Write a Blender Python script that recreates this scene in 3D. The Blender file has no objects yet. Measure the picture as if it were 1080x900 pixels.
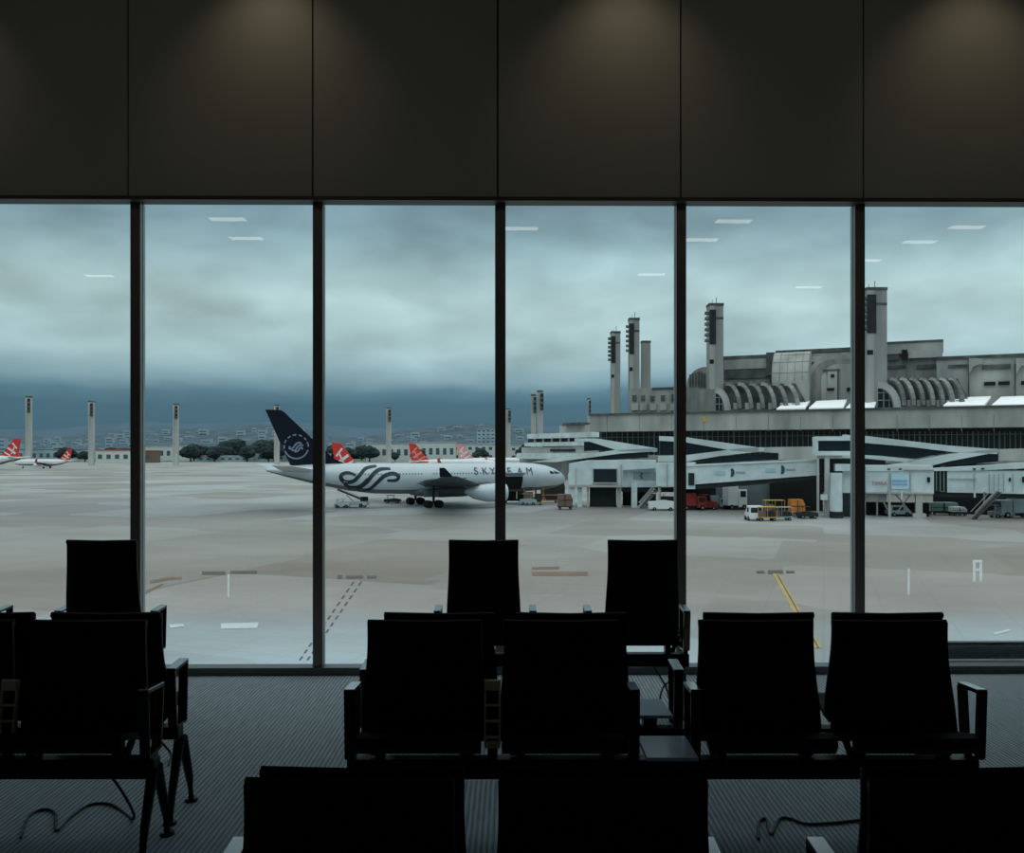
import bpy, math, random
from mathutils import Vector, Matrix
random.seed(7)
F_PX=900.0; CX=540.0; HY=477.0; EYE=1.62; APRON=EYE-10.07
scn=bpy.context.scene; COL=scn.collection
scn.view_settings.view_transform='Standard'; scn.view_settings.look='None'
scn.view_settings.exposure=0; scn.view_settings.gamma=1

# ------------------------------------------------------------------ materials
def lin(c):
    r=[]
    for v in c:
        v/=255.0
        r.append(v/12.92 if v<=.04045 else ((v+.055)/1.055)**2.4)
    return (r[0],r[1],r[2],1)
MATS={}
def mat(name,c,rough=.6,metal=0.,var=.15,scale=1.,stretch=(1,1,1),emit=None,es=0.,c2=None,bump=0.,spec=.5,detail=4):
    if name in MATS: return MATS[name]
    m=bpy.data.materials.new(name); m.use_nodes=True; nt=m.node_tree; b=nt.nodes['Principled BSDF']
    b.inputs['Roughness'].default_value=rough; b.inputs['Metallic'].default_value=metal
    b.inputs['Specular IOR Level'].default_value=spec
    tc=nt.nodes.new('ShaderNodeTexCoord'); mp=nt.nodes.new('ShaderNodeMapping'); mp.inputs['Scale'].default_value=stretch
    nz=nt.nodes.new('ShaderNodeTexNoise'); nz.inputs['Scale'].default_value=scale; nz.inputs['Detail'].default_value=detail
    nt.links.new(tc.outputs['Object'],mp.inputs[0]); nt.links.new(mp.outputs[0],nz.inputs['Vector'])
    cr=nt.nodes.new('ShaderNodeValToRGB'); e=cr.color_ramp.elements
    e[0].position=.3; e[1].position=.7
    L=lin(c)
    lo=lin(c2) if c2 else tuple(x*(1-var) for x in L[:3])+(1,)
    hi=tuple(min(1,x*(1+var)) for x in L[:3])+(1,)
    e[0].color=lo; e[1].color=hi
    nt.links.new(nz.outputs['Fac'],cr.inputs[0]); nt.links.new(cr.outputs[0],b.inputs['Base Color'])
    if bump:
        bp=nt.nodes.new('ShaderNodeBump'); bp.inputs['Strength'].default_value=bump
        nt.links.new(nz.outputs['Fac'],bp.inputs['Height']); nt.links.new(bp.outputs[0],b.inputs['Normal'])
    if emit:
        b.inputs['Emission Color'].default_value=lin(emit); b.inputs['Emission Strength'].default_value=es
    MATS[name]=m; return m

LEATHER=mat('black_leather',(9,9,10),.55,0,.3,30,bump=.05,spec=.15)
CHROME=mat('polished_metal',(165,172,174),.2,1,.08,8)
DARKREF=mat('dark_reflection_metal',(52,54,56),.22,1,.1,8)  # armrest posts: the mirrored dark room is put into the metal colour
WARMREF=mat('warm_reflection_metal',(120,104,78),.25,1,.1,8)  # rear armrest posts: warm lamp reflections put into the metal colour
DARKMET=mat('dark_metal',(18,18,20),.4,.6,.2,12)
BRASS=mat('brassy_metal',(250,236,196),.35,.15,.08,10)
TABLE=mat('table_laminate',(205,226,245),.2,0,.08,4)
CABLE=mat('cable_rubber',(8,8,8),.6,0,.1,5)
HEADER=mat('header_panel',(168,166,150),.7,0,.05,1.2)
CEIL=mat('ceiling_plaster',(42,40,38),.9,0,.1,1)
WALLD=mat('room_wall_dark',(42,40,38),.9,0,.1,1)
MULL=mat('mullion_metal',(140,130,122),.4,.3,.1,3)
MULLE=mat('mullion_outer_metal',(175,190,190),.5,.2,.1,3)
FRAME=mat('sill_metal',(105,112,114),.5,.2,.1,3)
TRIMB=mat('bronze_trim',(80,70,62),.5,.2,.1,3)
GREENG=mat('green_glass_edge',(16,40,38),.2,0,.1,3)
CONC=mat('weathered_concrete',(186,188,181),.9,0,.12,.12,stretch=(1.6,1.6,.5),c2=(140,144,139),detail=10)
CONCD=mat('stained_concrete',(158,160,154),.9,0,.15,.2,stretch=(2,2,.5),c2=(112,117,113),detail=10)
CONCL=mat('pale_concrete_tower',(190,192,186),.9,0,.1,.2,stretch=(1,1,.2),c2=(158,160,155),detail=10)
SOOT=mat('soot_stained_concrete',(95,99,97),.9,0,.3,.35,c2=(58,63,62),detail=10)
DGLASS=mat('dark_facade_glass',(16,24,26),.5,0,.4,.25,stretch=(1,1,.3),c2=(8,12,13))
BGLASS=mat('dark_bridge_glass',(24,36,42),.15,0,.2,.2)
FIN_L=mat('facade_fin',(112,126,126),.6,0,.1,1)
WHITE=mat('bridge_white_paint',(216,230,231),.55,0,.06,.5,c2=(190,206,208),detail=8)
ROOFW=mat('roof_white',(224,236,236),.6,0,.08,.2,c2=(188,202,202),detail=8)
SKYL=mat('white_skylight',(250,255,255),.5,0,.03,.3,emit=(230,240,240),es=.25)  # faint glow put in to brighten the panes; they hold no lamp
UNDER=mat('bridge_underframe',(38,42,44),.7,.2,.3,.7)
BLACK=mat('tyre_black',(14,15,16),.8,0,.2,2)
FUSE=mat('silver_fuselage',(196,208,213),.32,.15,.04,.3)
FUSEB=mat('grey_belly',(110,118,122),.5,.1,.06,.3)
WINGM=mat('wing_grey',(66,74,80),.45,.1,.1,.3)
NAVY=mat('navy_paint',(9,18,34),.5,0,.1,.3,spec=.2)
NAVY2=mat('navy_ribbon',(30,40,56),.5,0,.1,.3)
LOGO=mat('emblem_grey',(120,134,150),.5,0,.1,1)
RED=mat('red_tail_paint',(214,52,44),.5,0,.1,.3)
PINK=mat('pale_red_paint',(226,158,150),.5,0,.1,.3)
WPAINT=mat('white_paint',(228,232,232),.5,0,.05,.5)
YEL=mat('yellow_paint',(200,160,70),.6,0,.15,1)
ORG=mat('orange_paint',(205,125,50),.6,0,.15,1)
REDV=mat('red_vehicle_paint',(150,42,36),.6,0,.15,1)
BRN=mat('brown_crate',(120,96,84),.8,0,.2,1)
GRN=mat('grey_green_paint',(120,146,138),.6,0,.1,1)
BLUEAD=mat('blue_advert',(130,185,225),.5,0,.1,.6)
BLUEIC=mat('navy_print',(40,70,100),.5,0,.1,.6)
GREYTX=mat('grey_print',(150,168,174),.5,0,.1,.6)
REDTX=mat('red_print',(165,84,100),.5,0,.1,.6)
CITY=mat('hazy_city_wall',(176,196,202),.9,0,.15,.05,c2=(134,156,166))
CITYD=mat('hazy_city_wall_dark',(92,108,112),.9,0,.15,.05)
CWIN=mat('hazy_window',(72,90,98),.6,0,.1,.1)
WHB=mat('white_warehouse',(208,214,210),.8,0,.08,.05)
REDROOF=mat('red_roof',(188,88,72),.8,0,.1,.1)
TREE=mat('far_foliage',(40,58,56),.95,0,.3,.2,c2=(22,36,38),detail=8)
TRUNK=mat('far_trunk',(60,56,50),.95,0,.2,.3)
HIVIS=mat('hivis_fabric',(190,120,60),.8,0,.1,3)
SKIN=mat('skin',(120,90,72),.7,0,.05,3)
GRASS=mat('far_grass',(96,112,100),.95,0,.15,.02)

# ------------------------------------------------------------------ mesh builder
class MB:
    def __init__(s): s.v=[]; s.f=[]; s.m=[]; s.mats=[]
    def mi(s,m):
        if m not in s.mats: s.mats.append(m)
        return s.mats.index(m)
    def add(s,vs,fs,m):
        o=len(s.v); s.v+= [tuple(v) for v in vs]; i=s.mi(m)
        for f in fs: s.f.append(tuple(o+k for k in f)); s.m.append(i)
    def box(s,x0,x1,y0,y1,z0,z1,m):
        s.add([(x0,y0,z0),(x1,y0,z0),(x1,y1,z0),(x0,y1,z0),(x0,y0,z1),(x1,y0,z1),(x1,y1,z1),(x0,y1,z1)],
              [(0,3,2,1),(4,5,6,7),(0,1,5,4),(1,2,6,5),(2,3,7,6),(3,0,4,7)],m)
    def bar(s,a,b,w,t,m,up=(0,0,1)):
        a=Vector(a); b=Vector(b); d=(b-a).normalized(); u=Vector(up)
        if abs(d.dot(u))>.98: u=Vector((0,1,0))
        x=d.cross(u).normalized(); y=x.cross(d).normalized()
        vs=[]
        for p in (a,b):
            for sx,sy in ((-1,-1),(1,-1),(1,1),(-1,1)): vs.append(p+x*(sx*w/2)+y*(sy*t/2))
        s.add(vs,[(0,1,2,3),(7,6,5,4),(0,4,5,1),(1,5,6,2),(2,6,7,3),(3,7,4,0)],m)
    def tube(s,pts,r,m,n=8,caps=True):
        pts=[Vector(p) for p in pts]; rs=r if isinstance(r,(list,tuple)) else [r]*len(pts)
        rings=[]; ref=Vector((0,0,1))
        for i,p in enumerate(pts):
            d=(pts[min(i+1,len(pts)-1)]-pts[max(i-1,0)]).normalized()
            u=ref if abs(d.dot(ref))<.95 else Vector((1,0,0))
            x=d.cross(u).normalized(); y=x.cross(d).normalized()
            rings.append([p+(x*math.cos(2*math.pi*k/n)+y*math.sin(2*math.pi*k/n))*rs[i] for k in range(n)])
        vs=[v for rg in rings for v in rg]; fs=[]
        for i in range(len(pts)-1):
            for k in range(n): fs.append((i*n+k,i*n+(k+1)%n,(i+1)*n+(k+1)%n,(i+1)*n+k))
        if caps: fs.append(tuple(range(n))[::-1]); fs.append(tuple((len(pts)-1)*n+k for k in range(n)))
        s.add(vs,fs,m)
    def prism(s,pts,ext,m):
        ext=Vector(ext); n=len(pts); P=[Vector(p) for p in pts]
        vs=P+[p+ext for p in P]
        fs=[tuple(range(n)),tuple(range(2*n-1,n-1,-1))]+[(k,k+n,(k+1)%n+n,(k+1)%n) for k in range(n)]
        s.add(vs,fs,m)
    def strip(s,A,B,m):
        n=len(A); s.add(list(A)+list(B),[(i,i+1,n+i+1,n+i) for i in range(n-1)],m)
    def build(s,name,parent=None,smooth=False,bevel=0,loc=None):
        me=bpy.data.meshes.new(name)
        vs=s.v
        if loc is not None: vs=[(v[0]-loc[0],v[1]-loc[1],v[2]-loc[2]) for v in vs]
        me.from_pydata(vs,[],s.f); me.update()
        for m in s.mats: me.materials.append(m)
        me.polygons.foreach_set('material_index',s.m)
        import bmesh
        bm=bmesh.new(); bm.from_mesh(me); bmesh.ops.recalc_face_normals(bm,faces=bm.faces); bm.to_mesh(me); bm.free()
        if smooth:
            me.polygons.foreach_set('use_smooth',[True]*len(me.polygons))
            try: me.set_sharp_from_angle(angle=math.radians(40))
            except Exception: pass
        o=bpy.data.objects.new(name,me); COL.objects.link(o)
        if loc is not None: o.location=loc
        if parent:
            o.parent=parent
        if bevel:
            b=o.modifiers.new('bevel','BEVEL'); b.width=bevel; b.segments=2; b.limit_method='ANGLE'
        return o
def tag(o,label=None,cat=None,group=None,kind=None):
    if label: o['label']=label
    if cat: o['category']=cat
    if group: o['group']=group
    if kind: o['kind']=kind
    return o
def thing(name,label,cat,loc=(0,0,0),rz=0,group=None):
    o=bpy.data.objects.new(name,None); COL.objects.link(o); o.location=loc; o.rotation_euler=(0,0,rz)
    o.empty_display_size=.2
    return tag(o,label,cat,group)
def part(mb,name,root,**k):
    """mesh given in world coordinates, parented to an unrotated empty"""
    l=root.location
    par=root
    off=Vector((0,0,0)); q=root
    while q is not None: off+=Vector(q.location); q=q.parent
    mb.v=[(v[0]-off[0],v[1]-off[1],v[2]-off[2]) for v in mb.v]
    return mb.build(name,root,**k)
def dup(root,loc,label=None,group=None,rz=None,scale=None):
    r=root.copy(); COL.objects.link(r); r.location=loc
    if rz is not None: r.rotation_euler=(0,0,rz)
    if scale: r.scale=scale
    if label: r['label']=label
    if group: r['group']=group
    for ch in list(root.children):
        c=ch.copy(); COL.objects.link(c); c.parent=r
        for g in list(ch.children):
            d=g.copy(); COL.objects.link(d); d.parent=c
    return r
# a vertical plane through two ground directions (photo columns) at given distances
class VP:
    def __init__(s,xa,Da,xb,Db):
        s.A=Vector(((xa-CX)/F_PX*Da,Da,0)); s.B=Vector(((xb-CX)/F_PX*Db,Db,0))
        s.t=(s.B-s.A).normalized(); n=Vector((s.t.y,-s.t.x,0))
        if n.y>0: n=-n
        s.n=n                      # towards the viewer
    def pt(s,px,py,off=0.):
        d=Vector(((px-CX)/F_PX,1,(HY-py)/F_PX))
        A=s.A+s.n*off
        k=A.dot(s.n)/Vector((d.x,d.y,0)).dot(s.n)
        return Vector((d.x*k,d.y*k,EYE+d.z*k))
    def slab(s,mb,pts,thick,m,off=0.):
        mb.prism([s.pt(x,y,off) for x,y in pts],-s.n*thick,m)
    def rect(s,mb,x0,y0,x1,y1,thick,m,off=0.):
        a=s.pt(x0,y0,off); b=s.pt(x1,y1,off)      # square to the plane, true heights taken at the left column
        z1=s.pt(x0,y0,off).z; z0=s.pt(x0,y1,off).z
        P=[Vector((a.x,a.y,z1)),Vector((b.x,b.y,z1)),Vector((b.x,b.y,z0)),Vector((a.x,a.y,z0))]
        mb.prism(P,-s.n*thick,m)
def G(px,py):
    D=F_PX*(EYE-APRON)/(py-HY); return Vector(((px-CX)/F_PX*D,D,APRON))
def text_verts(s,size):
    cu=bpy.data.curves.new('lettering','FONT'); cu.body=s; cu.size=size; cu.align_x='LEFT'; cu.resolution_u=3
    o=bpy.data.objects.new('lettering',cu); COL.objects.link(o)
    dg=bpy.context.evaluated_depsgraph_get(); me=bpy.data.meshes.new_from_object(o.evaluated_get(dg))
    vs=[tuple(v.co) for v in me.vertices]; fs=[tuple(p.vertices) for p in me.polygons]
    bpy.data.objects.remove(o); bpy.data.curves.remove(cu); bpy.data.meshes.remove(me)
    return vs,fs

# ------------------------------------------------------------------ camera
cam=bpy.data.cameras.new('camera'); co=bpy.data.objects.new('camera',cam); COL.objects.link(co); scn.camera=co
co.location=(0,0,EYE); co.rotation_euler=(math.pi/2,0,0); cam.sensor_fit='HORIZONTAL'; cam.sensor_width=36
cam.lens=36*F_PX/1080; cam.shift_y=(HY-450)/1080; cam.clip_end=20000; cam.clip_start=.05

# ------------------------------------------------------------------ room
W=VP(0,6.21,1080,6.29)
HEAD=W.pt(540,216).z; RX0,RX1=-9,9; RY0=-9; CEILZ=5.35
def carpet():
    m=bpy.data.materials.new('ribbed_carpet'); m.use_nodes=True; nt=m.node_tree; b=nt.nodes['Principled BSDF']
    N=nt.nodes.new; L=nt.links.new
    g=N('ShaderNodeNewGeometry'); sp=N('ShaderNodeSeparateXYZ'); L(g.outputs['Position'],sp.inputs[0])
    mu=N('ShaderNodeMath'); mu.operation='MULTIPLY'; mu.inputs[1].default_value=2*math.pi/.024; L(sp.outputs['X'],mu.inputs[0])
    sn=N('ShaderNodeMath'); sn.operation='SINE'; L(mu.outputs[0],sn.inputs[0])
    nz=N('ShaderNodeTexNoise'); nz.inputs['Scale'].default_value=1; nz.inputs['Detail'].default_value=6
    mp=N('ShaderNodeMapping'); mp.inputs['Scale'].default_value=(90,6,1); L(g.outputs['Position'],mp.inputs[0]); L(mp.outputs[0],nz.inputs['Vector'])
    ad=N('ShaderNodeMath'); ad.operation='MULTIPLY_ADD'; ad.inputs[1].default_value=.35; L(sn.outputs[0],ad.inputs[0]); L(nz.outputs['Fac'],ad.inputs[2])
    cr=N('ShaderNodeValToRGB'); cr.color_ramp.elements[0].position=.1; cr.color_ramp.elements[1].position=.9
    cr.color_ramp.elements[0].color=lin((104,120,127)); cr.color_ramp.elements[1].color=lin((166,182,189))
    L(ad.outputs[0],cr.inputs[0]); L(cr.outputs[0],b.inputs['Base Color']); b.inputs['Roughness'].default_value=.9
    bp=N('ShaderNodeBump'); bp.inputs['Distance'].default_value=.004; bp.inputs['Strength'].default_value=.35
    L(sn.outputs[0],bp.inputs['Height']); L(bp.outputs[0],b.inputs['Normal'])
    return m
mb=MB(); mb.prism([(RX0,RY0,0),(RX1,RY0,0),(RX1,W.pt(540,700).y+RX1*W.t.y/W.t.x+.12,0),(RX0,W.pt(540,700).y+RX0*W.t.y/W.t.x+.12,0)],(0,0,-.4),carpet())
tag(mb.build('floor'),kind='structure')
mb=MB(); mb.box(RX0,RX1,RY0,6.6,CEILZ,CEILZ+.2,CEIL); tag(mb.build('ceiling'),kind='structure')
mb=MB(); mb.box(RX0-.2,RX0,RY0,6.5,-.4,CEILZ,WALLD); tag(mb.build('wall_left'),kind='structure')
mb=MB(); mb.box(RX1,RX1+.2,RY0,6.5,-.4,CEILZ,WALLD); tag(mb.build('wall_right'),kind='structure')
mb=MB(); mb.box(RX0,RX1,RY0-.2,RY0,-.4,CEILZ,WALLD); tag(mb.build('wall_back'),kind='structure')
# mullion columns
MX=[-48,144.5,336,527.7,717.7,905.3,1093]
base=[W.pt(x,480) for x in MX]
def wallpt(x,z,off=0):            # x in metres along the world X axis
    p=W.A+W.t*((x-W.A.x)/W.t.x)+W.n*off; return Vector((p.x,p.y,z))
# header wall with joints
jx=[-9]+[W.pt(v,480).x for v in (-241,-50,141.5,333,525,715,904.5,1095,1286)]+[9]
mb=MB()
for a,b in zip(jx[:-1],jx[1:]):
    g=.006
    P=[wallpt(a+g,HEAD+.02,.10),wallpt(b-g,HEAD+.02,.10),wallpt(b-g,CEILZ,.10),wallpt(a+g,CEILZ,.10)]
    mb.prism(P,-W.n*.03,HEADER)
P=[wallpt(-9,HEAD+.03,.072),wallpt(9,HEAD+.03,.072),wallpt(9,CEILZ,.072),wallpt(-9,CEILZ,.072)]
mb.prism(P,-W.n*.12,mat('joint_shadow',(16,15,14)))
tag(mb.build('wall_front'),kind='structure')
mb=MB(); P=[wallpt(-9,HEAD,.105),wallpt(9,HEAD,.105),wallpt(9,HEAD+.028,.105),wallpt(-9,HEAD+.028,.105)]
mb.prism(P,-W.n*.13,TRIMB); tag(mb.build('trim_1'),kind='structure')
mb=MB(); P=[wallpt(-9,0,.05),wallpt(9,0,.05),wallpt(9,.055,.05),wallpt(-9,.055,.05)]
mb.prism(P,-W.n*.12,FRAME); tag(mb.build('trim_2'),kind='structure')
k=3
allm=[W.pt(v,480).x for v in (-431,-239)]+[p.x for p in base]+[W.pt(v,480).x for v in (1283,1470)]
for x in allm:
    mb=MB(); w=.036
    P=[wallpt(x-w,0,.03),wallpt(x+w,0,.03),wallpt(x+w,HEAD,.03),wallpt(x-w,HEAD,.03)]
    mb.prism(P,-W.n*.045,MULL)
    P=[wallpt(x-w-.003,0,-.016),wallpt(x+w+.003,0,-.016),wallpt(x+w+.003,HEAD,-.016),wallpt(x-w-.003,HEAD,-.016)]
    mb.prism(P,-W.n*.035,MULLE)
    tag(mb.build('trim_%d'%k),kind='structure'); k+=1
# glass
gm=bpy.data.materials.new('window_glass'); gm.use_nodes=True; nt=gm.node_tree; nt.nodes.clear()
ou=nt.nodes.new('ShaderNodeOutputMaterial'); mx=nt.nodes.new('ShaderNodeMixShader'); tr=nt.nodes.new('ShaderNodeBsdfTransparent'); gl=nt.nodes.new('ShaderNodeBsdfGlossy')
tr.inputs[0].default_value=(.93,.985,.985,1); gl.inputs['Roughness'].default_value=.0; gl.inputs['Color'].default_value=(1,1,1,1)
mx.inputs[0].default_value=.07; nt.links.new(tr.outputs[0],mx.inputs[1]); nt.links.new(gl.outputs[0],mx.inputs[2]); nt.links.new(mx.outputs[0],ou.inputs[0])
for i,(a,b) in enumerate(zip(allm[:-1],allm[1:])):
    mb=MB(); mb.add([wallpt(a+.036,.05,-.01),wallpt(b-.036,.05,-.01),wallpt(b-.036,HEAD,-.01),wallpt(a+.036,HEAD,-.01)],[(0,1,2,3)],gm)
    o=tag(mb.build('window_%d'%(i+1)),kind='structure')
# outside rail and green glass edge beyond the last visible pane
mb=MB(); x0=base[5].x+.05; x1=x0+4
for z0,z1,of,m in ((.03,.062,-.10,ROOFW),(.062,.118,-.14,GREENG),(.118,.148,-.18,FRAME),(.148,.175,-.2,GREENG)):
    P=[wallpt(x0,z0,of),wallpt(x1,z0,of),wallpt(x1,z1,of),wallpt(x0,z1,of)]; mb.prism(P,-W.n*.05,m)
tag(mb.build('trim_%d'%k),kind='structure')

# ceiling strip lights (seen mirrored in the glass) and wall washers
LEM=mat('lamp_diffuser',(255,250,240),.5,0,0,1,emit=(255,250,240),es=2.6)
def ceiling_light(x,y,w=.56):
    t=thing('ceiling_light','white strip light set in the dark ceiling behind the seats','ceiling light',(x,y,CEILZ),0,'ceiling strip lights mirrored in the glass')
    mb=MB(); mb.box(-w/2-.03,w/2+.03,-.1,.1,-.02,0,DARKMET); mb.build('lamp_housing',t)
    mb=MB(); mb.box(-w/2,w/2,-.1,.1,-.026,-.02,LEM); mb.build('diffuser',t)
for px,py in ((253,232),(273,252),(122,292),(785,231),(752,251),(1035,236),(985,252),(928,272),(868,301),(700,288),(45,262),(560,240)):
    dep=(CEILZ-EYE)*F_PX/(HY-py); yy=2*6.27-dep; xx=(px-CX)/F_PX*dep
    if abs(xx)<8.5 and yy>RY0+.3: ceiling_light(xx,yy)
def spot(x):
    D=6.25; X=(x-CX)/F_PX*D
    l=bpy.data.lights.new('wall_washer','SPOT'); l.energy=6.5; l.color=(1,.86,.66); l.spot_size=math.radians(96); l.spot_blend=1; l.shadow_soft_size=.05
    o=bpy.data.objects.new('wall_washer_lamp',l); COL.objects.link(o); o.location=(X,D-.62,CEILZ-.05)
    o.rotation_euler=Vector((0,-.30,1)).to_track_quat('Z','Y').to_euler()
    t=thing('recessed_downlight','round warm downlight in the ceiling above the window header','ceiling light',(X,D-.62,CEILZ),0,'warm downlights above the header')
    mb=MB(); mb.tube([(0,0,-.015),(0,0,0)],.07,CHROME,20); mb.build('trim_ring',t)
for x in (-75,292,657,1022): spot(x)
for X in (-5.4,-1.8,1.8,5.4):  # added fill spots aimed at the header to raise its ambient light
    l=bpy.data.lights.new('header_fill','SPOT'); l.energy=8; l.color=(1,.97,.84); l.spot_size=math.radians(120); l.spot_blend=1; l.shadow_soft_size=.04
    o=bpy.data.objects.new('header_fill_lamp',l); COL.objects.link(o); o.location=(X,3.3,CEILZ-.05)
    o.rotation_euler=(Vector((X,3.3,CEILZ))-Vector((X,6.3,4.0))).to_track_quat('Z','Y').to_euler()
    t=thing('recessed_downlight','added fill downlight in the ceiling over the middle bench row','ceiling light',(X,3.3,CEILZ),0,'added fill lights over the middle row')
    mb=MB(); mb.tube([(0,0,-.015),(0,0,0)],.07,CHROME,20); mb.build('trim_ring',t)

# ------------------------------------------------------------------ beam benches
def rloop(mb,x,pts,w,t,m):       # flat bar swept along (y,z) points at constant x
    n=len(pts)
    for i in range(n-1):
        a=Vector((x,)+pts[i]); b=Vector((x,)+pts[i+1]); d=(b-a).normalized()*t*.5
        if i>0: a=a-d
        if i<n-2: b=b+d
        mb.bar(a,b,w,t,m,up=(0,0,1) if abs(b.z-a.z)<abs(b.y-a.y) else (0,1,0))
def bench(label,seats,arms,tables,yb,sgn,ht,xc,legs,brackets=(),cat='bench',group=None,bw=.51,bz=(.292,.372),az=.0):
    """sgn=+1: the sitter faces the camera; -1: faces the window"""
    t=thing('beam_bench',label,cat,(xc,yb,0),0,group)
    xs=[s for s in seats]+[a for a in arms]
    x0,x1=min(xs)-.02,max(xs)+.02
    for (ta,tb) in tables: x0=min(x0,ta); x1=max(x1,tb)
    m=MB(); m.box(x0-xc,x1-xc,-.035,.035,bz[0],bz[1],DARKMET); m.build('beam',t,bevel=.006)
    for s in seats:
        X=s-xc
        # seat pan with a waterfall front edge
        prof=[(-.165,.462),(-.172,.48),(-.16,.5),(-.115,.507),(-.05,.488),(.03,.468),(.075,.46)]
        A=[];B=[];A2=[];B2=[]
        hw=.247
        outer=[(y*sgn,z) for y,z in prof]; inner=[((y+ (.022 if i<2 else .0))*sgn,z-.028) for i,(y,z) in enumerate(prof)]
        ring=outer+inner[::-1]
        m=MB(); m.prism([(X-hw,y,z) for y,z in ring],(2*hw,0,0),LEATHER); m.build('seat',t,bevel=.006)
        # backrest: gently curved slung panel, narrower at the top, rolled upper edge
        m=MB(); N=10; fr=[];bk=[]
        rings=[]
        for i in range(N+1):
            q=i/N; z=.455+(ht-.455)*q; y=.055+.05*q+.018*math.sin(q*math.pi)
            w=bw/2*(1-.06*q)+.004*math.sin(q*math.pi*2)
            row=[]
            for j in range(9):
                u=j/8*2-1; row.append((X+u*w,(y-.014*(u*u)+.02*0)*sgn,z-(0.004*(1-u*u) if i==N else 0)))
            rings.append(row)
        vs=[p for r in rings for p in r]; nn=9
        fs=[(i*nn+j,i*nn+j+1,(i+1)*nn+j+1,(i+1)*nn+j) for i in range(N) for j in range(8)]
        m.add(vs,fs,LEATHER); bo=m.build('backrest',t,smooth=True)
        so=bo.modifiers.new('thickness','SOLIDIFY'); so.thickness=.022; so.offset=0
        m=MB(); m.tube([(X-bw/2*.94,.1*sgn,ht-.004),(X,.104*sgn,ht-.008),(X+bw/2*.94,.1*sgn,ht-.004)],.014,LEATHER,8); m.build('top_roll',bo,smooth=True)
        for dx in (-.17,.17):
            m=MB(); m.bar((X+dx,0,.36),(X+dx*1.02,-.02*sgn,.45),.035,.05,DARKMET,up=(0,1,0)); m.build('seat_bracket',t)
        for dx in (-1,1):
            m=MB(); m.bar((X+dx*.2,.0,.38),(X+dx*.225,.07*sgn,.5),.02,.02,DARKMET); m.build('back_bracket',t)
    for a in arms:
        m=MB(); X=a-xc
        q=az
        rloop(m,X,[(.062*sgn,.651+q),(-.085*sgn,.661+q),(-.07*sgn,.39)],.042,.012,DARKREF)
        rloop(m,X,[(-.07*sgn,.39),(.04*sgn,.40)],.042,.012,DARKREF); rloop(m,X,[(.04*sgn,.40),(.064*sgn,.651+q)],.042,.012,WARMREF)
        m.box(X-.012,X+.012,-.03,.03,.36,.4,DARKMET)
        am=m.build('armrest',t,bevel=.003)
        m=MB(); m.bar((X,.066*sgn,.66+q),(X,-.088*sgn,.67+q),.043,.006,CHROME); m.build('arm_cap',am,bevel=.002)
    for (ta,tb) in tables:
        m=MB(); y0,y1=sorted((-.225*sgn,.03*sgn)); m.box(ta-xc,tb-xc,y0,y1,.435,.45,TABLE); m.box((ta+tb)/2-xc-.03,(ta+tb)/2-xc+.03,-.03,.03,.36,.435,DARKMET); m.build('side_table',t,bevel=.003)
    for l in legs:
        X=l-xc
        for dy in (-.125,.125):
            m=MB(); m.tube([(X,dy*.15,.33),(X,dy*.8,.12),(X,dy,.012)],[.024,.018,.014],DARKMET,10); m.tube([(X,dy,0),(X,dy,.014)],[.032,.026],DARKMET,12); m.build('leg',t,smooth=True)
    for b in brackets:
        X=b-xc; m=MB(); y=.0*sgn; w=.03
        z0,z1=.43,.685
        for sx in (-w,w): m.bar((X+sx,-.02*sgn,z0),(X+sx,.02*sgn,z1),.007,.02,BRASS,up=(0,1,0))
        for kx in range(4):
            z=z0+.03+kx*.062; yy=(-.02+.04*(z-z0)/(z1-z0))*sgn; m.box(X-w,X+w,yy-.008,yy+.008,z-.004,z+.004,BRASS)
        m.box(X-w,X+w,.008*sgn-.008,.008*sgn+.008,z0+.221,z1,BRASS)
        m.box(X-w,X+w,-.03,-.01,z0-.012,z0+.01,BRASS)
        m.box(X-.02,X+.02,-.012,.006,.36,z0,DARKMET)
        m.build('socket_bracket',t)
        m=MB(); m.box(X-w+.004,X+w-.004,.012*sgn,.014*sgn+.008,z0+.01,z1-.02,LEATHER); m.build('socket_backing',t)
    return t
RX=.57
mid=[-.367,.207,1.024,1.586]; midarm=[-.65,.49,.735,1.875]
FZ=(.335,.39)
bench('black middle-row seating bench, backs to the window, with a brass bracket between two seats',mid,midarm,[(.515,.715)],3.49,1,.906,.6,[-.62,.46,.76,1.85],brackets=[-.08])
fm=[x+.05 for x in mid]
bench('black seating bench hidden behind the middle bench, seats turned to the window',fm,midarm[:3]+[1.9],[(.515,.715)],3.82,-1,.913,.6,[-.62,.46,.76,1.85],bz=FZ)
left=[-1.777,-2.335]
bench('black bench at the left frame edge of the middle row with a brass socket bracket',left,[-1.47,-2.66],[],3.49,1,.906,-2.06,[-1.46,-2.66],brackets=[-2.06])
bench('black bench behind the left bench, its end armrest standing clear by the carpet',left,[-1.51,-2.66],[],3.84,-1,.91,-2.06,[-1.49,-2.66],bz=FZ)
bench('nearest black bench at the bottom edge, only its backrest tops in view',[-.354,.198,1.005,1.57],[-.64,.475,.735,1.85],[],1.765,1,.9,.6,[-.62,.46,1.85],bw=.485)
bench('black bench just behind the nearest backrests with a pale armrest catching light',[-.335,.21,1.015,1.57],[-.665,.475,.745,1.85],[],2.015,-1,.906,.6,[-.64,.46,1.85],bw=.485)
bench('tall-backed black bench close to the window behind the middle bench',[-.173,.795],[-.46,.13,.47,1.075],[(.16,.44)],5.3,-1,1.077,.3,[-.42,1.05],bw=.45,az=-.015)
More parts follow.
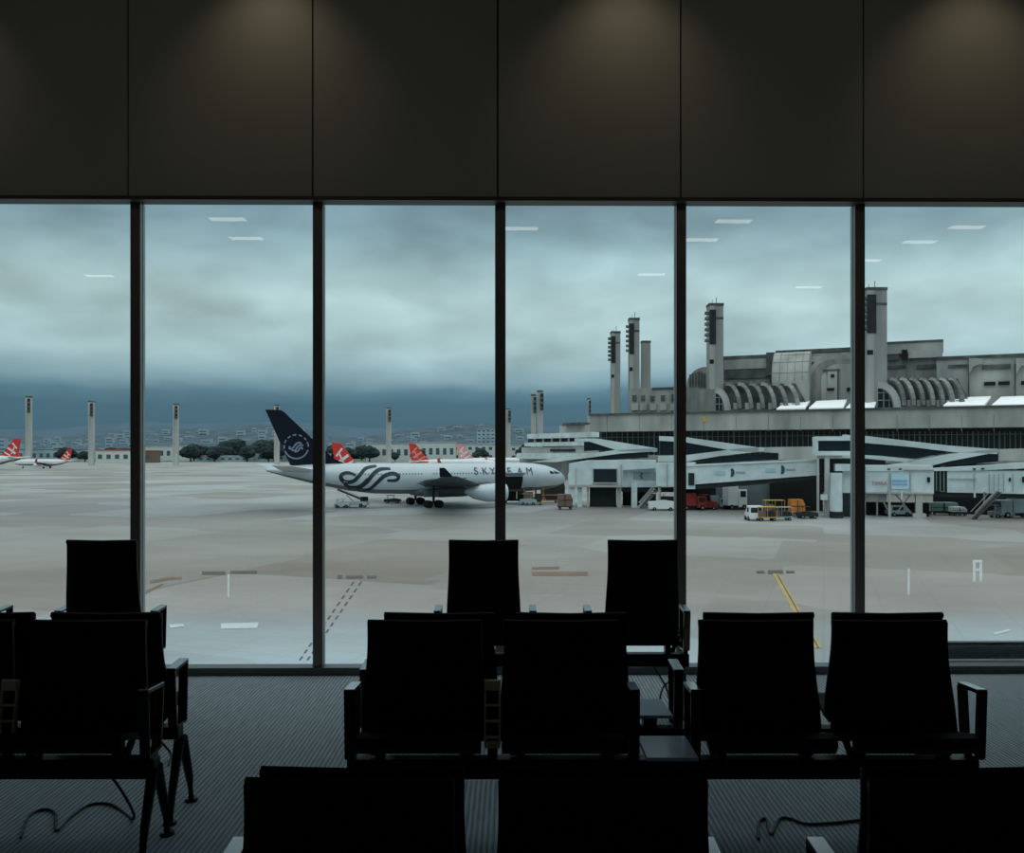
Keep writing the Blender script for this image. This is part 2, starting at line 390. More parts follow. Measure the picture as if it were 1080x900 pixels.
bench('tall-backed black bench close to the window at the left',[-2.5],[-2.2,-2.79,-3.17],[(-3.14,-2.82)],5.3,-1,1.077,-2.7,[-2.22,-3.15],bw=.45,az=-.015)
# cables
def smooth(pts,n=8):
    P=[Vector(p) for p in pts]; out=[]
    for i in range(len(P)-1):
        p0=P[max(i-1,0)];p1=P[i];p2=P[i+1];p3=P[min(i+2,len(P)-1)]
        for k in range(n):
            t=k/n; out.append(.5*((2*p1)+(p2-p0)*t+(2*p0-5*p1+4*p2-p3)*t*t+(3*p1-p0-3*p2+p3)*t**3))
    out.append(P[-1]); return out
def cable(label,pts,r=.005):
    m=MB(); m.tube(smooth(pts),r,CABLE,6); o=m.build('cable',smooth=True,loc=tuple(pts[0])); tag(o,label,'cable'); return o
def C(px,py,y):   # a point seen at photo column/row, at depth y
    return ((px-CX)/F_PX*y,y,max(.006,EYE-(py-HY)/F_PX*y))
def CF(px,py,z=.007):
    y=(EYE-z)*F_PX/(py-HY); return ((px-CX)/F_PX*y,y,z)
cable('thin black cable looping over the carpet under the left bench',[CF(22,884),CF(30,862),CF(45,854),CF(58,858),CF(60,876),CF(75,862),CF(95,849),CF(118,849),CF(140,864,.01),(-1.62,3.62,.12),(-1.66,3.55,.26),(-1.7,3.52,.3)],.006)
cable('black cable dropping behind the left end armrests',[C(172,695,4.9),C(180,740,4.7),C(171,765,4.6),C(169,780,4.5),C(180,795,4.5),C(178,815,4.4)],.006)
cable('thin black cable curling on the carpet behind the nearest right backrest',[CF(800,885),CF(800,868),CF(808,864),CF(813,880),CF(822,864),CF(835,864),CF(850,869),CF(880,868),CF(915,864)],.006)
cable('black cable hanging from the window bench and crossing the carpet',[C(690,704,5.3),C(702,724,5.25),C(708,742,5.1),C(722,752,4.9),C(735,754,4.7)],.006)
cable('short black cable with a plug hanging under the window bench',[C(714,716,5.3),C(702,722,5.25),C(697,732,5.2),C(696,740,5.2)],.006)

# ------------------------------------------------------------------ apron
def apron():
    m=bpy.data.materials.new('apron_concrete'); m.use_nodes=True; nt=m.node_tree; b=nt.nodes['Principled BSDF']
    N=nt.nodes.new; L=nt.links.new
    g=N('ShaderNodeNewGeometry'); sp=N('ShaderNodeSeparateXYZ'); L(g.outputs['Position'],sp.inputs[0])
    mr=N('ShaderNodeMapRange'); mr.inputs['From Min'].default_value=1/600; mr.inputs['From Max'].default_value=1/38
    iv=N('ShaderNodeMath'); iv.operation='DIVIDE'; iv.inputs[0].default_value=1; L(sp.outputs['Y'],iv.inputs[1]); L(iv.outputs[0],mr.inputs['Value'])
    cr=N('ShaderNodeValToRGB'); e=cr.color_ramp.elements
    def val(y): return ((y-HY)/9063-1/600)/(1/38-1/600)
    st=[(492,(180,186,182)),(525,(175,181,178)),(538,(150,157,158)),(550,(173,179,177)),(575,(172,174,169)),(600,(165,162,155)),(640,(168,165,160)),(662,(172,182,184)),(700,(174,195,201))]  # pale blue near stops put a wet-looking reflection into the colour
    e[0].position=max(0,val(st[0][0])); e[0].color=lin(st[0][1]); e[1].position=1; e[1].color=lin(st[-1][1])
    for y,c in st[1:-1]:
        q=e.new(val(y)); q.color=lin(c)
    L(mr.outputs[0],cr.inputs[0])
    # big slabs of different age
    def mix(fac,a,bb,mode='MIX'):
        n=N('ShaderNodeMix'); n.data_type='RGBA'; n.blend_type=mode
        if isinstance(fac,float): n.inputs[0].default_value=fac
        else: L(fac,n.inputs[0])
        L(a,n.inputs[6]); 
        if isinstance(bb,tuple): n.inputs[7].default_value=bb
        else: L(bb,n.inputs[7])
        return n.outputs[2]
    mp=N('ShaderNodeMapping'); mp.inputs['Rotation'].default_value=(0,0,.35); L(g.outputs['Position'],mp.inputs[0])
    vo=N('ShaderNodeTexVoronoi'); vo.inputs['Scale'].default_value=.045; vo.distance='CHEBYCHEV'; vo.inputs['Randomness'].default_value=.6; L(mp.outputs[0],vo.inputs['Vector'])
    r1=N('ShaderNodeValToRGB'); r1.color_ramp.elements[0].color=lin((226,218,212)); r1.color_ramp.elements[1].color=(1,1,1,1)
    r1.color_ramp.elements[0].position=.2; r1.color_ramp.elements[1].position=.8
    sx=N('ShaderNodeSeparateColor'); L(vo.outputs['Color'],sx.inputs[0]); L(sx.outputs[0],r1.inputs[0])
    c=mix(1.0,cr.outputs[0],r1.outputs[0],'MULTIPLY')
    nz=N('ShaderNodeTexNoise'); nz.inputs['Scale'].default_value=.03; nz.inputs['Detail'].default_value=8; nz.inputs['Roughness'].default_value=.6
    mp2=N('ShaderNodeMapping'); mp2.inputs['Scale'].default_value=(1,1.5,1); L(g.outputs['Position'],mp2.inputs[0]); L(mp2.outputs[0],nz.inputs['Vector'])
    r2=N('ShaderNodeValToRGB'); r2.color_ramp.elements[0].position=.35; r2.color_ramp.elements[1].position=.65
    r2.color_ramp.elements[0].color=lin((218,214,212)); r2.color_ramp.elements[1].color=(1,1,1,1)
    L(nz.outputs['Fac'],r2.inputs[0]); c=mix(1.0,c,r2.outputs[0],'MULTIPLY')
    # joints
    br=N('ShaderNodeTexBrick'); br.inputs['Scale'].default_value=.14; br.inputs['Mortar Size'].default_value=.008; br.offset=0
    br.inputs['Color1'].default_value=br.inputs['Color2'].default_value=(1,1,1,1); br.inputs['Mortar'].default_value=lin((205,202,200))
    L(mp.outputs[0],br.inputs['Vector']); c=mix(.22,c,br.outputs['Color'],'MULTIPLY')
    L(c,b.inputs['Base Color']); b.inputs['Roughness'].default_value=.55; b.inputs['Specular IOR Level'].default_value=.25
    return m
mb=MB(); mb.box(-1200,1200,8,860,APRON-.5,APRON,apron()); tag(mb.build('ground'),kind='structure')
mb=MB(); mb.box(-4000,4000,850,6000,APRON-.6,APRON-.02,GRASS); tag(mb.build('ground_far'),kind='structure')
# our own building below the windows
mb=MB(); mb.box(RX0-6,RX1+6,-9,6.38,APRON,-.41,CONCD); tag(mb.build('wall_below'),kind='structure')
# painted marks on the apron (on the ground plane)
def mark(name,label,quads,m,lift=.02):
    mb=MB()
    for q in quads:
        vs=[G(*p)+Vector((0,0,lift)) for p in q]; mb.add(vs,[tuple(range(len(q)))],m)
    o=mb.build(name,loc=tuple(G(*quads[0][0])+Vector((0,0,lift)))); tag(o,label,'ground marking'); return o
LINE_Y=mat('yellow_line_paint',(178,158,100),.7,0,.15,.5)
LINE_D=mat('dark_line_paint',(84,80,74),.7,0,.2,.5)
LINE_W=mat('white_line_paint',(196,203,203),.7,0,.1,.5)
LINE_F=mat('faded_white_paint',(184,188,186),.7,0,.1,.5)
LINE_B=mat('brown_line_paint',(118,100,80),.7,0,.2,.5)
mark('yellow_line','yellow guide line painted on the apron between the two right benches',[[(814,604),(821,604),(867,684),(857,684)]],LINE_Y)
mark('line_edge','thin dark core of the yellow guide line on the apron',[[(819,606),(820.3,606),(864,684),(862.5,684)]],LINE_D,.03)
mark('stop_bar','dark stop bar at the head of the yellow line',[[(798,602.5),(806,602.5),(806,605),(798,605)],[(810,602),(826,602),(826,605.5),(810,605.5)],[(829,602.5),(838,602.5),(838,605),(829,605)]],LINE_D,.04)
mark('stop_bar','dark stop bar on the apron above the dotted line',[[(356,607),(361,607),(361,611),(356,611)],[(365,607.5),(383,607.5),(383,610.5),(365,610.5)],[(387,607.5),(397,607.5),(397,610.5),(387,610.5)]],LINE_D)
dq=[]
for side in (0,8):
    for i in range(12):
        t0=i/12; t1=t0+.045
        f=lambda t:(372+side*(1-t*.0)-(59)*t, 614+86*t)
        a=f(t0); b=f(t1); dq.append([(a[0],a[1]),(a[0]+2,a[1]),(b[0]+2,b[1]),(b[0],b[1])])
mark('dotted_line','dotted double line running down the apron left of the middle bench',dq,LINE_D)
mark('stop_bar','dark bar painted on the apron left of the second window',[[(213,603),(238,603),(238,606.5),(213,606.5)],[(243,602.5),(271,602.5),(271,605.5),(243,605.5)]],LINE_D)
mark('service_line','long faint dark line curving over the left apron',[[(158,613),(178,609),(192,609),(192,611),(178,612),(158,616)],[(152,625),(170,616),(173,616.5),(154,627)]],LINE_B)
mark('painted_bar','brown and ochre bar painted on the apron between the window benches',[[(561,603.5),(620,603.5),(620,607.5),(561,607.5)],[(561,598.5),(590,598),(590,600.5),(561,601)]],LINE_B)
mark('white_dash','short white dash on the apron at the left',[[(233,658),(273,657),(271,663),(233,664)]],LINE_W)
mark('white_dash','small white mark standing out right of the last mullion',[[(957.5,600),(959.5,600),(959.5,628),(957,628)]],LINE_F)
mark('white_letter_mark','pale boxed letter mark on the right apron',[[(1026,591),(1029,591),(1029,614),(1026,614)],[(1033,591),(1036,591),(1036,614),(1033,614)],[(1029,591),(1033,591),(1033,594),(1029,594)],[(1029,600),(1033,600),(1033,603),(1029,603)]],LINE_F)
mark('white_dash','thin slanted white dash near the lower right pane',[[(1047,668),(1064,664),(1066,666),(1050,670)]],LINE_W)

mark('white_dash','thin upright white reflection painted on the apron between the first two mullions',[[(240,606),(242,606),(242,630),(239.5,630)]],LINE_F)  # a reflection drawn as a pale streak on the ground
mark('white_dash','small white dash on the apron just right of the left window bench',[[(178,659),(193,658.5),(195,661),(180,663)]],LINE_W)
# ------------------------------------------------------------------ wide-body aeroplane
def loft(mb,secs,m,n=28,split=None):
    """secs: (x,y,z,ry,rz)"""
    vs=[];fs=[]
    for (x,y,z,ry,rz) in secs:
        for k in range(n):
            a=2*math.pi*k/n; vs.append((x,y+ry*math.cos(a),z+rz*math.sin(a)))
    N=len(secs); up=[];dn=[]
    for i in range(N-1):
        for k in range(n):
            q=(i*n+k,i*n+(k+1)%n,(i+1)*n+(k+1)%n,(i+1)*n+k)
            a=2*math.pi*(k+.5)/n
            (dn if (split and math.sin(a)<split) else up).append(q)
    up.append(tuple(range(n))); up.append(tuple((N-1)*n+k for k in range(n)))
    o=len(mb.v); mb.v+=vs
    i=mb.mi(m[0] if isinstance(m,tuple) else m)
    for f in up: mb.f.append(tuple(o+k for k in f)); mb.m.append(i)
    if dn:
        i=mb.mi(m[1])
        for f in dn: mb.f.append(tuple(o+k for k in f)); mb.m.append(i)
def foil(mb,root,tip,m,th=(.12,.1)):
    """root/tip = (x_te,x_le,y,z)"""
    def ring(q,t):
        xt,xl,y,z=q; c=xl-xt; out=[]
        for u,h in ((0,0),(.08,.35),(.3,.5),(.65,.35),(1,0),(.65,-.2),(.3,-.35),(.08,-.3)):
            out.append((xl-c*u,y,z+c*t*h))
        return out
    A=ring(root,th[0]);B=ring(tip,th[1]); n=8
    mb.add(A+B,[(k,(k+1)%n,n+(k+1)%n,n+k) for k in range(n)]+[tuple(range(n)),tuple(range(2*n-1,n-1,-1))],m)
SEC=[(0,7.0,.25),(3,6.75,.9),(8,6.25,1.75),(14,5.65,2.45),(19,5.3,2.75),(24,5.2,2.82),(48,5.2,2.82),(51,5.18,2.7),(53.5,5.08,2.4),(55.5,4.93,1.9),(57,4.75,1.25),(57.8,4.62,.6),(58,4.58,.05)]
def fus(x):
    for a,b in zip(SEC[:-1],SEC[1:]):
        if a[0]<=x<=b[0]:
            t=(x-a[0])/(b[0]-a[0]); return a[1]+(b[1]-a[1])*t, a[2]+(b[2]-a[2])*t
    return SEC[-1][1:]
TX,TY=-42.3,147.; NX,NY=10.9,171.
ang=math.atan2(NY-TY,NX-TX)
PL=thing('airliner','large silver wide-body airliner with navy tail and looping dark ribbon on its fuselage','airplane',(TX,TY,APRON),ang)
mb=MB(); loft(mb,[(x,0,z,r,r) for x,z,r in SEC],(FUSE,FUSEB),32,split=-.72)
loft(mb,[(24,0,3.1,.3,.3),(27,0,3.0,2.0,1.1),(32,0,2.9,2.7,1.35),(39,0,3.0,2.4,1.2),(43,0,3.2,.3,.3)],FUSEB,20)
fz=mb.build('fuselage',PL,smooth=True)
def ribbon(mb,pts,w,m,lift=.03):
    """pts in fuselage side coordinates (x,z); the band is laid on the right-hand skin"""
    P=smooth([(p[0],p[1],0) for p in pts],6); A=[];B=[]
    for i,p in enumerate(P):
        d=(P[min(i+1,len(P)-1)]-P[max(i-1,0)]).normalized(); n=Vector((-d.y,d.x,0)); ww=w*(.35+.65*math.sin(math.pi*min(1,max(0,(i+1)/(len(P)+1))))**.5)
        for s,L in ((.5,A),(-.5,B)):
            q=p+n*ww*s; zc,r=fus(q.x); h=q.y-zc; h=max(-r*.98,min(r*.98,h)); L.append((q.x,-math.sqrt(max(0,(r+lift)**2-h*h)),q.y))
    mb.strip(A,B,m)
# photo column/row -> fuselage side
ca,sa=math.cos(ang),math.sin(ang)
def side(px,py,yl=-2.7):
    d=Vector(((px-CX)/F_PX,1)); o=Vector((-TX,-TY))
    # local coords: x=ca*dx+sa*dy ; y=-sa*dx+ca*dy
    def loc(v): return (ca*v.x+sa*v.y,-sa*v.x+ca*v.y)
    ox,oy=loc(o); dx,dy=loc(d); k=(yl-oy)/dy
    return (ox+dx*k, EYE-APRON+(HY-py)/F_PX*k)
cr=lambda x,y:(260+x/5.4,410+y/5.4)
strokes=[[(625,495),(585,480),(550,488),(541,510),(565,533),(610,528),(645,495),(685,455),(750,440)],
         [(590,568),(640,570),(685,535),(720,490),(765,460),(825,457)],
         [(650,582),(705,575),(745,535),(785,498),(835,484),(865,500),(850,522),(800,524)],
         [(560,545),(600,562),(650,555),(690,510)]]
mb=MB()
for i,s in enumerate(strokes): ribbon(mb,[side(*cr(*p)) for p in s],.74 if i<3 else .5,NAVY2)
mb.build('ribbon_emblem',fz)
mb=MB()
LETTER=mat('lettering_grey',(64,76,88),.6,0,.05,1)
for ch,px in zip('SKYTEAM',(500,508.5,517,526,535,545.5,555)):
    vs,fs=text_verts(ch,1.9); x0,z0=side(px,500.5)
    out=[]
    for v in vs:
        x=x0+v[0]; z=z0+v[1]; zc,r=fus(x); h=max(-r*.95,min(r*.95,z-zc)); out.append((x,-math.sqrt((r+.14)**2-h*h),z))
    mb.add(out,fs,LETTER)
mb.build('lettering',fz)
mb=MB()
for i in range(64):
    x=12.5+i*.58
    if 27<x<29 or 45<x: continue
    z=6.1; zc,r=fus(x); h=z-zc
    for s in (-1,1):
        y=s*math.sqrt((r+.05)**2-h*h); mb.add([(x,y,z-.12),(x+.2,y,z-.12),(x+.2,y*.995,z+.14),(x,y*.995,z+.14)],[(0,1,2,3)],CITYD)
mb.build('cabin_windows',fz)
mb=MB()
for s in (-1,1):
    for (x0,x1) in ((53.6,54.5),(54.6,55.5),(55.6,56.2)):
        out=[]
        for x,z in ((x0,5.9),(x1,5.75),(x1,6.15 if x1<56 else 5.95),(x0,6.5 if x0<55 else 6.2)):
            zc,r=fus(x); h=min(z-zc,r*.9); out.append((x,s*math.sqrt(max(.01,(r+.02)**2-h*h)),zc+h))
        mb.add(out,[(0,1,2,3)],NAVY)
mb.build('cockpit_windows',fz)
for dx in (49.6,43.5,14.5):
    mb=MB(); out=[]
    for x,z in ((dx,4.3),(dx+1.1,4.3),(dx+1.1,6.3),(dx,6.3)):
        zc,r=fus(x); h=z-zc; out.append((x,-math.sqrt((r+.02)**2-h*h),z))
    mb.add(out,[(0,1,2,3)],mat('door_grey',(170,184,190),.4,0,.05,1)); mb.build('cabin_door',fz)
mb=MB()
A=[];B=[]
for i in range(7):
    z=2.9+i*.42; L_=[]
    for x,Q in ((42.6,A),(47.4,B)):
        zc,r=fus(x); h=z-zc; Q.append((x,-math.sqrt(max(.1,(r+.07)**2-h*h)),z))
mb.strip(A,B,BLACK); mb.build('open_cargo_hold',fz)
mb=MB(); mb.prism([(42.6,-2.9,5.5),(47.4,-2.9,5.5),(47.4,-4.6,6.1),(42.6,-4.6,6.1)],(0,0,.1),FUSE); mb.build('cargo_door',fz)
# fin
mb=MB()
def finpoly(pts,t0,t1,m):
    A=[];B=[]
    for x,z in pts:
        h=t0+(t1-t0)*max(0,min(1,(z-8)/9.4)); A.append((x,-h,z)); B.append((x,h,z))
    n=len(pts); mb.add(A+B,[tuple(range(n)),tuple(range(2*n-1,n-1,-1))]+[(k,(k+1)%n,n+(k+1)%n,n+k) for k in range(n)],m)
finpoly([(4.3,7.2),(14.3,7.7),(11.6,8.9),(9.7,10.6),(3.0,17.0),(2.4,17.4),(-.2,17.4)],.42,.16,NAVY)
fn=mb.build('tail_fin',PL,bevel=.05)
mb=MB(); cx,cz=5.0,11.0
def finy(z): return -(.42+(.16-.42)*max(0,min(1,(z-8)/9.4)))-.04
for (a0,a1,r0,r1) in ((200,345,1.95,2.2),(0,24,1.95,2.2),(35,50,1.95,2.2),(62,78,1.95,2.2),(90,106,1.95,2.2),(118,134,1.95,2.2),(146,162,1.95,2.2),(172,190,1.95,2.2)):
    A=[];B=[]
    for i in range(9):
        a=math.radians(a0+(a1-a0)*i/8); A.append((cx+r0*math.cos(a),finy(cz+r0*math.sin(a)),cz+r0*math.sin(a))); B.append((cx+r1*math.cos(a),finy(cz+r1*math.sin(a)),cz+r1*math.sin(a)))
    mb.strip(A,B,LOGO)
for s in ([(-1.1,.1),(-1.2,-.3),(-.7,-.3),(-.2,.3),(.3,.7),(.9,.6)],[(-.8,-.6),(-.2,-.6),(.2,0),(.7,.3),(1.2,.2)],[(-.3,-.9),(.3,-.7),(.6,-.2),(1.0,-.2),(1.0,-.5)]):
    P=smooth([(a,b,0) for a,b in s],4); A=[];B=[]
    for i,p in enumerate(P):
        d=(P[min(i+1,len(P)-1)]-P[max(i-1,0)]).normalized(); n=Vector((-d.y,d.x,0))*.14
        for q,L in ((p+n,A),(p-n,B)): L.append((cx+q.x,finy(cz+q.y)-.01,cz+q.y))
    mb.strip(A,B,LOGO)
mb.build('round_emblem',fn)
for s in (-1,1):
    mb=MB(); foil(mb,(2.2,8.4,s*.9,6.9),(-.6,2.0,s*9.7,7.9),FUSE if s>0 else WPAINT); mb.build('tailplane',PL)
    mb=MB(); foil(mb,(28.0,41.0,s*2.0,3.7),(24.4,34.8,s*11,4.5),WINGM,(.11,.1)); foil(mb,(24.4,34.8,s*11,4.5),(21.6,24.2,s*29,6.3),WINGM,(.1,.09))
    for yy,x in ((6.5,26.5),(13.5,24.8),(19.5,23.4)): loft(mb,[(x-1.6,s*yy,4.1+yy*.07,.05,.05),(x,s*yy,3.85+yy*.08,.3,.35),(x+4,s*yy,3.9+yy*.08,.3,.35),(x+6,s*yy,4.2+yy*.08,.05,.05)],WINGM,10)
    wg=mb.build('wing',PL)
    mb=MB(); mb.prism([(21.3,s*29,6.3),(23.4,s*29,6.35),(21.9,s*29.4,7.7),(21.1,s*29.4,7.7)],(0,s*.12,0),NAVY); mb.build('winglet',wg)
    mb=MB()
    loft(mb,[(33.0,s*9.4,3.0,.35,.35),(33.8,s*9.4,3.0,.8,.8),(34.6,s*9.4,2.9,1.2,1.2),(37.2,s*9.4,2.75,1.65,1.65),(39.8,s*9.4,2.75,1.7,1.7),(40.8,s*9.4,2.75,1.55,1.55),(40.85,s*9.4,2.75,1.35,1.35)],FUSE,24)
    mb.prism([(34,s*9.4-.18,3.4),(39,s*9.4-.18,4.1),(37.3,s*9.4-.18,4.75),(31.5,s*9.4-.18,4.4)],(0,.36,0),FUSEB)
    en=mb.build('engine',PL,smooth=True)
    mb=MB(); mb.tube([(40.84,s*9.4,2.75),(40.88,s*9.4,2.75)],1.33,NAVY,24); mb.build('fan',en)
    mb=MB(); mb.tube([(28.5,s*5.3,4.4),(28.5,s*5.3,1.0)],.24,UNDER,10); mb.bar((27.5,s*5.3,.95),(29.5,s*5.3,.95),.25,.25,UNDER)
    gr=mb.build('landing_gear',PL)
    mb=MB()
    for x in (27.5,29.5):
        for dy in (-.55,.55): mb.tube([(x,s*5.3+dy-.22,.7),(x,s*5.3+dy+.22,.7)],.7,BLACK,18)
    mb.build('wheels',gr)
    mb=MB(); mb.box(27.1,29.9,s*4.0-.08,s*4.0+.08,1.9,3.0,FUSEB); mb.build('gear_door',gr)
mb=MB(); mb.tube([(51.5,0,3.2),(51.6,0,.6)],.16,UNDER,10); gr=mb.build('nose_gear',PL)
mb=MB()
for dy in (-.35,.35): mb.tube([(51.6,dy-.15,.52),(51.6,dy+.15,.52)],.52,BLACK,16)
mb.build('wheels',gr)

# ------------------------------------------------------------------ smaller airliners with red tails
def small_liner(name,label,loc,rz,sc,tail=RED,tail2=WPAINT):
    t=thing(name,label,'airplane',loc,rz,None); t.scale=(sc,sc,sc)
    mb=MB(); loft(mb,[(0,0,4.6,.2,.2),(3,0,4.3,.8,.8),(7,0,3.8,1.6,1.6),(11,0,3.6,1.98,1.98),(29,0,3.6,1.98,1.98),(32.5,0,3.5,1.7,1.7),(35,0,3.3,1.0,1.0),(36.2,0,3.1,.1,.1)],(WPAINT,FUSEB),20,split=-.7); f=mb.build('fuselage',t,smooth=True)
    mb=MB()
    for i in range(34): x=9+i*.62; mb.box(x,x+.28,-1.96,-1.9,4.0,4.35,CITYD)
    mb.build('cabin_windows',f)
    mb=MB(); P=[(1.2,0,5.0),(8.4,0,5.3),(6.8,0,6.4),(2.7,0,11.6),(0,0,11.8)]
    mb.prism([(p[0],-.18,p[2]) for p in P],(0,.36,0),tail); fn=mb.build('tail_fin',t)
    mb=MB()
    for a,b,c in (((3.2,10.2),(1.4,8.0),.5),((5.0,8.3),(2.0,6.2),.7),((6.4,6.7),(4.0,5.4),.5),((2.2,9.0),(3.6,6.0),.4)):
        for yy in (-.2,.2): mb.bar((a[0],yy,a[1]),(b[0],yy,b[1]),c*1.1,.04,tail2,up=(0,1,0))
    mb.build('tail_stripes',fn)
    mb=MB(); mb.prism([(.6,-.24,4.6),(7,-1.9,3.6),(8,-1.6,4.8),(1,-.3,4.9)],(0,.12,0),tail); mb.build('rear_paint',f)
    for s in (-1,1):
        mb=MB(); foil(mb,(14,21,s*1.6,2.6),(11.6,13.3,s*16.5,4.0),WINGM); w=mb.build('wing',t)
        mb=MB(); mb.prism([(11.6,s*16.5,4),(13.2,s*16.5,4),(12.2,s*16.9,6),(11.4,s*16.9,6)],(0,s*.1,0),tail); mb.build('winglet',w)
        mb=MB(); foil(mb,(1,4.4,s*.6,4.6),(0,1.5,s*6,5.0),WPAINT); mb.build('tailplane',t)
        mb=MB(); loft(mb,[(15,s*5.7,1.9,.5,.5),(17,s*5.7,1.9,1,1),(19.6,s*5.7,1.9,1.05,1.05),(20,s*5.7,1.9,.9,.9)],WPAINT,14); mb.build('engine',t,smooth=True)
        mb=MB(); mb.tube([(15.6,s*3.5,2.4),(15.6,s*3.5,.5)],.14,UNDER,8); mb.tube([(15.6,s*3.5-.4,.55),(15.6,s*3.5+.4,.55)],.55,BLACK,14); mb.build('landing_gear',t)
    mb=MB(); mb.tube([(30.5,0,2.2),(30.5,0,.4)],.12,UNDER,8); mb.tube([(30.5,-.3,.42),(30.5,.3,.42)],.42,BLACK,12); mb.build('nose_gear',t)
    return t
def gl(px,D): return ((px-CX)/F_PX*D,D,APRON)
small_liner('airliner','airliner cut by the left frame edge, only its red and white tail in view',gl(22,480),math.radians(176),1.5)
small_liner('airliner','small white airliner with red tail parked facing left between the first two light towers',gl(76,530),math.radians(178),1.02)
small_liner('airliner','airliner with bright red and white patterned tail rising behind the silver airliner',gl(350,262),math.radians(-12),1.1)
small_liner('airliner','distant airliner with red and pink tail beside the thin light tower',gl(431,400),math.radians(4),1.2,RED,PINK)
small_liner('airliner','distant airliner with pale pink tail left of the middle mullion',gl(481,470),math.radians(6),1.25,PINK,WPAINT)

# ------------------------------------------------------------------ light towers
def tower(name,label,D,px,w,top,basey,bare=False,rack='left',mt=CONCL,near=False,group=None,rz=0):
    X=(px-CX)/F_PX*D; zt=EYE+(HY-top)/F_PX*D; zb=APRON if basey is None else EYE+(HY-basey)/F_PX*D
    W_=w/F_PX*D
    t=thing(name,label,'light tower',(X,D,zb),rz,group); H=zt-zb
    dd=W_/2 if near else W_*.3
    mb=MB(); mb.box(-W_/2,W_/2,-W_/2,W_/2,0,H,mt)
    mb.box(-W_/2-.02,-W_/2+W_*.36,-W_/2-.06,-W_/2,0,H*.98,CONCL if near else mt)
    mb.build('shaft',t,bevel=.1)
    mb=MB(); mb.box(-W_/2-.1,W_/2+.1,-W_/2-.1,W_/2+.1,H-H*.022,H,SOOT); mb.build('cap',t)
    s=-1 if rack=='left' else 1
    if near:
        mb=MB()
        x0=s*W_/2
        mb.box(-W_/2 if s<0 else W_*.05,-W_*.05 if s<0 else W_/2,-W_/2-.25,-W_/2-.07,H*.66,H*.945,UNDER)
        rk=mb.build('lamp_recess',t)
        for i in range(6):
            z=H*(.68+.045*i); mb=MB(); mb.box(min(x0,x0+s*W_*.35),max(x0,x0+s*W_*.35),-W_/2-.2,-W_/2+.5,z,z+.16,UNDER)
            for k in range(2): xx=x0+s*W_*(.1+.2*k); mb.box(xx-.25,xx+.25,-W_/2-.6,-W_/2-.2,z,z+.7,SOOT)
            mb.build('lamp_rack',t)
        mb=MB(); mb.box(-W_/2,-W_/2+W_*.3,-W_/2-.12,-W_/2-.05,H*.5,H*.535,BLACK); mb.build('opening',t)
        mb=MB(); mb.box(-W_/2,W_/2,-W_/2-.02,-W_/2,H*.865,H*.885,SOOT); mb.build('stain_band',t)
        mb=MB(); mb.tube([(W_*.1,0,H),(W_*.1,0,H*1.06)],.08,UNDER,6); mb.tube([(-W_*.2,0,H),(-W_*.2,0,H*1.035)],.06,UNDER,6); mb.build('antenna',t)
    elif not bare:
        mb=MB(); mb.box(W_*.05,W_*.5+.25,-W_/2-.9,-W_/2-.01,H*.76,H*.96,UNDER)
        for i in range(3): mb.box(W_*.02,W_*.62,-W_/2-1.2,-W_/2-.01,H*(.77+.06*i),H*(.80+.06*i),SOOT)
        mb.build('lamp_rack',t)
    return t
G1='pale light towers across the apron'
tower('light_tower','pale concrete light tower nearest the left edge, behind the red-tailed airliners',660,30.5,4.8,418,None)
tower('light_tower','pale concrete light tower just left of the first mullion',660,96.5,4.8,423,None)
tower('light_tower','pale concrete light tower between the first and second mullion',660,185.5,4.8,426,None)
tower('light_tower','pale concrete light tower peeking out behind the navy tail',660,292,4.8,427,None)
tower('light_tower','pale concrete light tower standing above the silver airliner',640,410,4.8,430,None)
tower('light_tower','slender light tower just right of the middle mullion',640,536,4.8,431,None)
tower('light_tower','left shaft of the paired pale towers above the low terminal',430,562.5,5,416,None)
tower('light_tower','right shaft of the paired pale towers above the low terminal',430,569.5,6,412,None)
tower('light_tower','thin distant pale tower beside the parapet corner',520,621,3,420,None)
TW=mat('tower_concrete',(168,170,165),.9,0,.1,.2,stretch=(1,1,.2),c2=(135,138,134),detail=10)
tower('floodlight_tower','shorter grey concrete tower at the left of the group of three',255,649,9.5,350,448,mt=TW,near=True)
tower('floodlight_tower','tallest tower of the group of three on the terminal roof',255,668.5,10.5,336,448,mt=TW,near=True)
tower('floodlight_tower','plain shorter tower behind the tallest of the group of three',257,681,9,360,448,mt=TW,bare=True)
tower('floodlight_tower','tall concrete tower with lamp racks just right of the fourth mullion',232,754,14.5,321,448,mt=TW,near=True)
tower('floodlight_tower','largest concrete tower partly hidden behind the right mullion',214,920.5,21,305,446,mt=TW,near=True)

# ------------------------------------------------------------------ terminal
T=VP(622,235,1080,190)
TB=thing('terminal_building','long brutalist grey concrete terminal with vaulted roof blocks at the right','building',tuple(T.pt(850,480))[:2]+(APRON,))
def tp(mb,name,**k): return part(mb,name,TB,**k)
def prof(mb,pts,thick,m,off=0): T.slab(mb,pts,thick,m,off)
ex=1180
# parapet band
mb=MB(); T.rect(mb,622,438,ex,455.5,24,CONC); 
tp(mb,'parapet')
mb=MB()
for i in range(16):
    x=640+i*34; T.rect(mb,x,438.2,x+.5,455.2,.12,CONCD,.1)
T.rect(mb,741,439,745,445,.1,YEL,.15)
tp(mb,'panel_joints')
mb=MB(); T.rect(mb,621,436.6,ex,438.2,24,SOOT,.5); tp(mb,'parapet_cap')
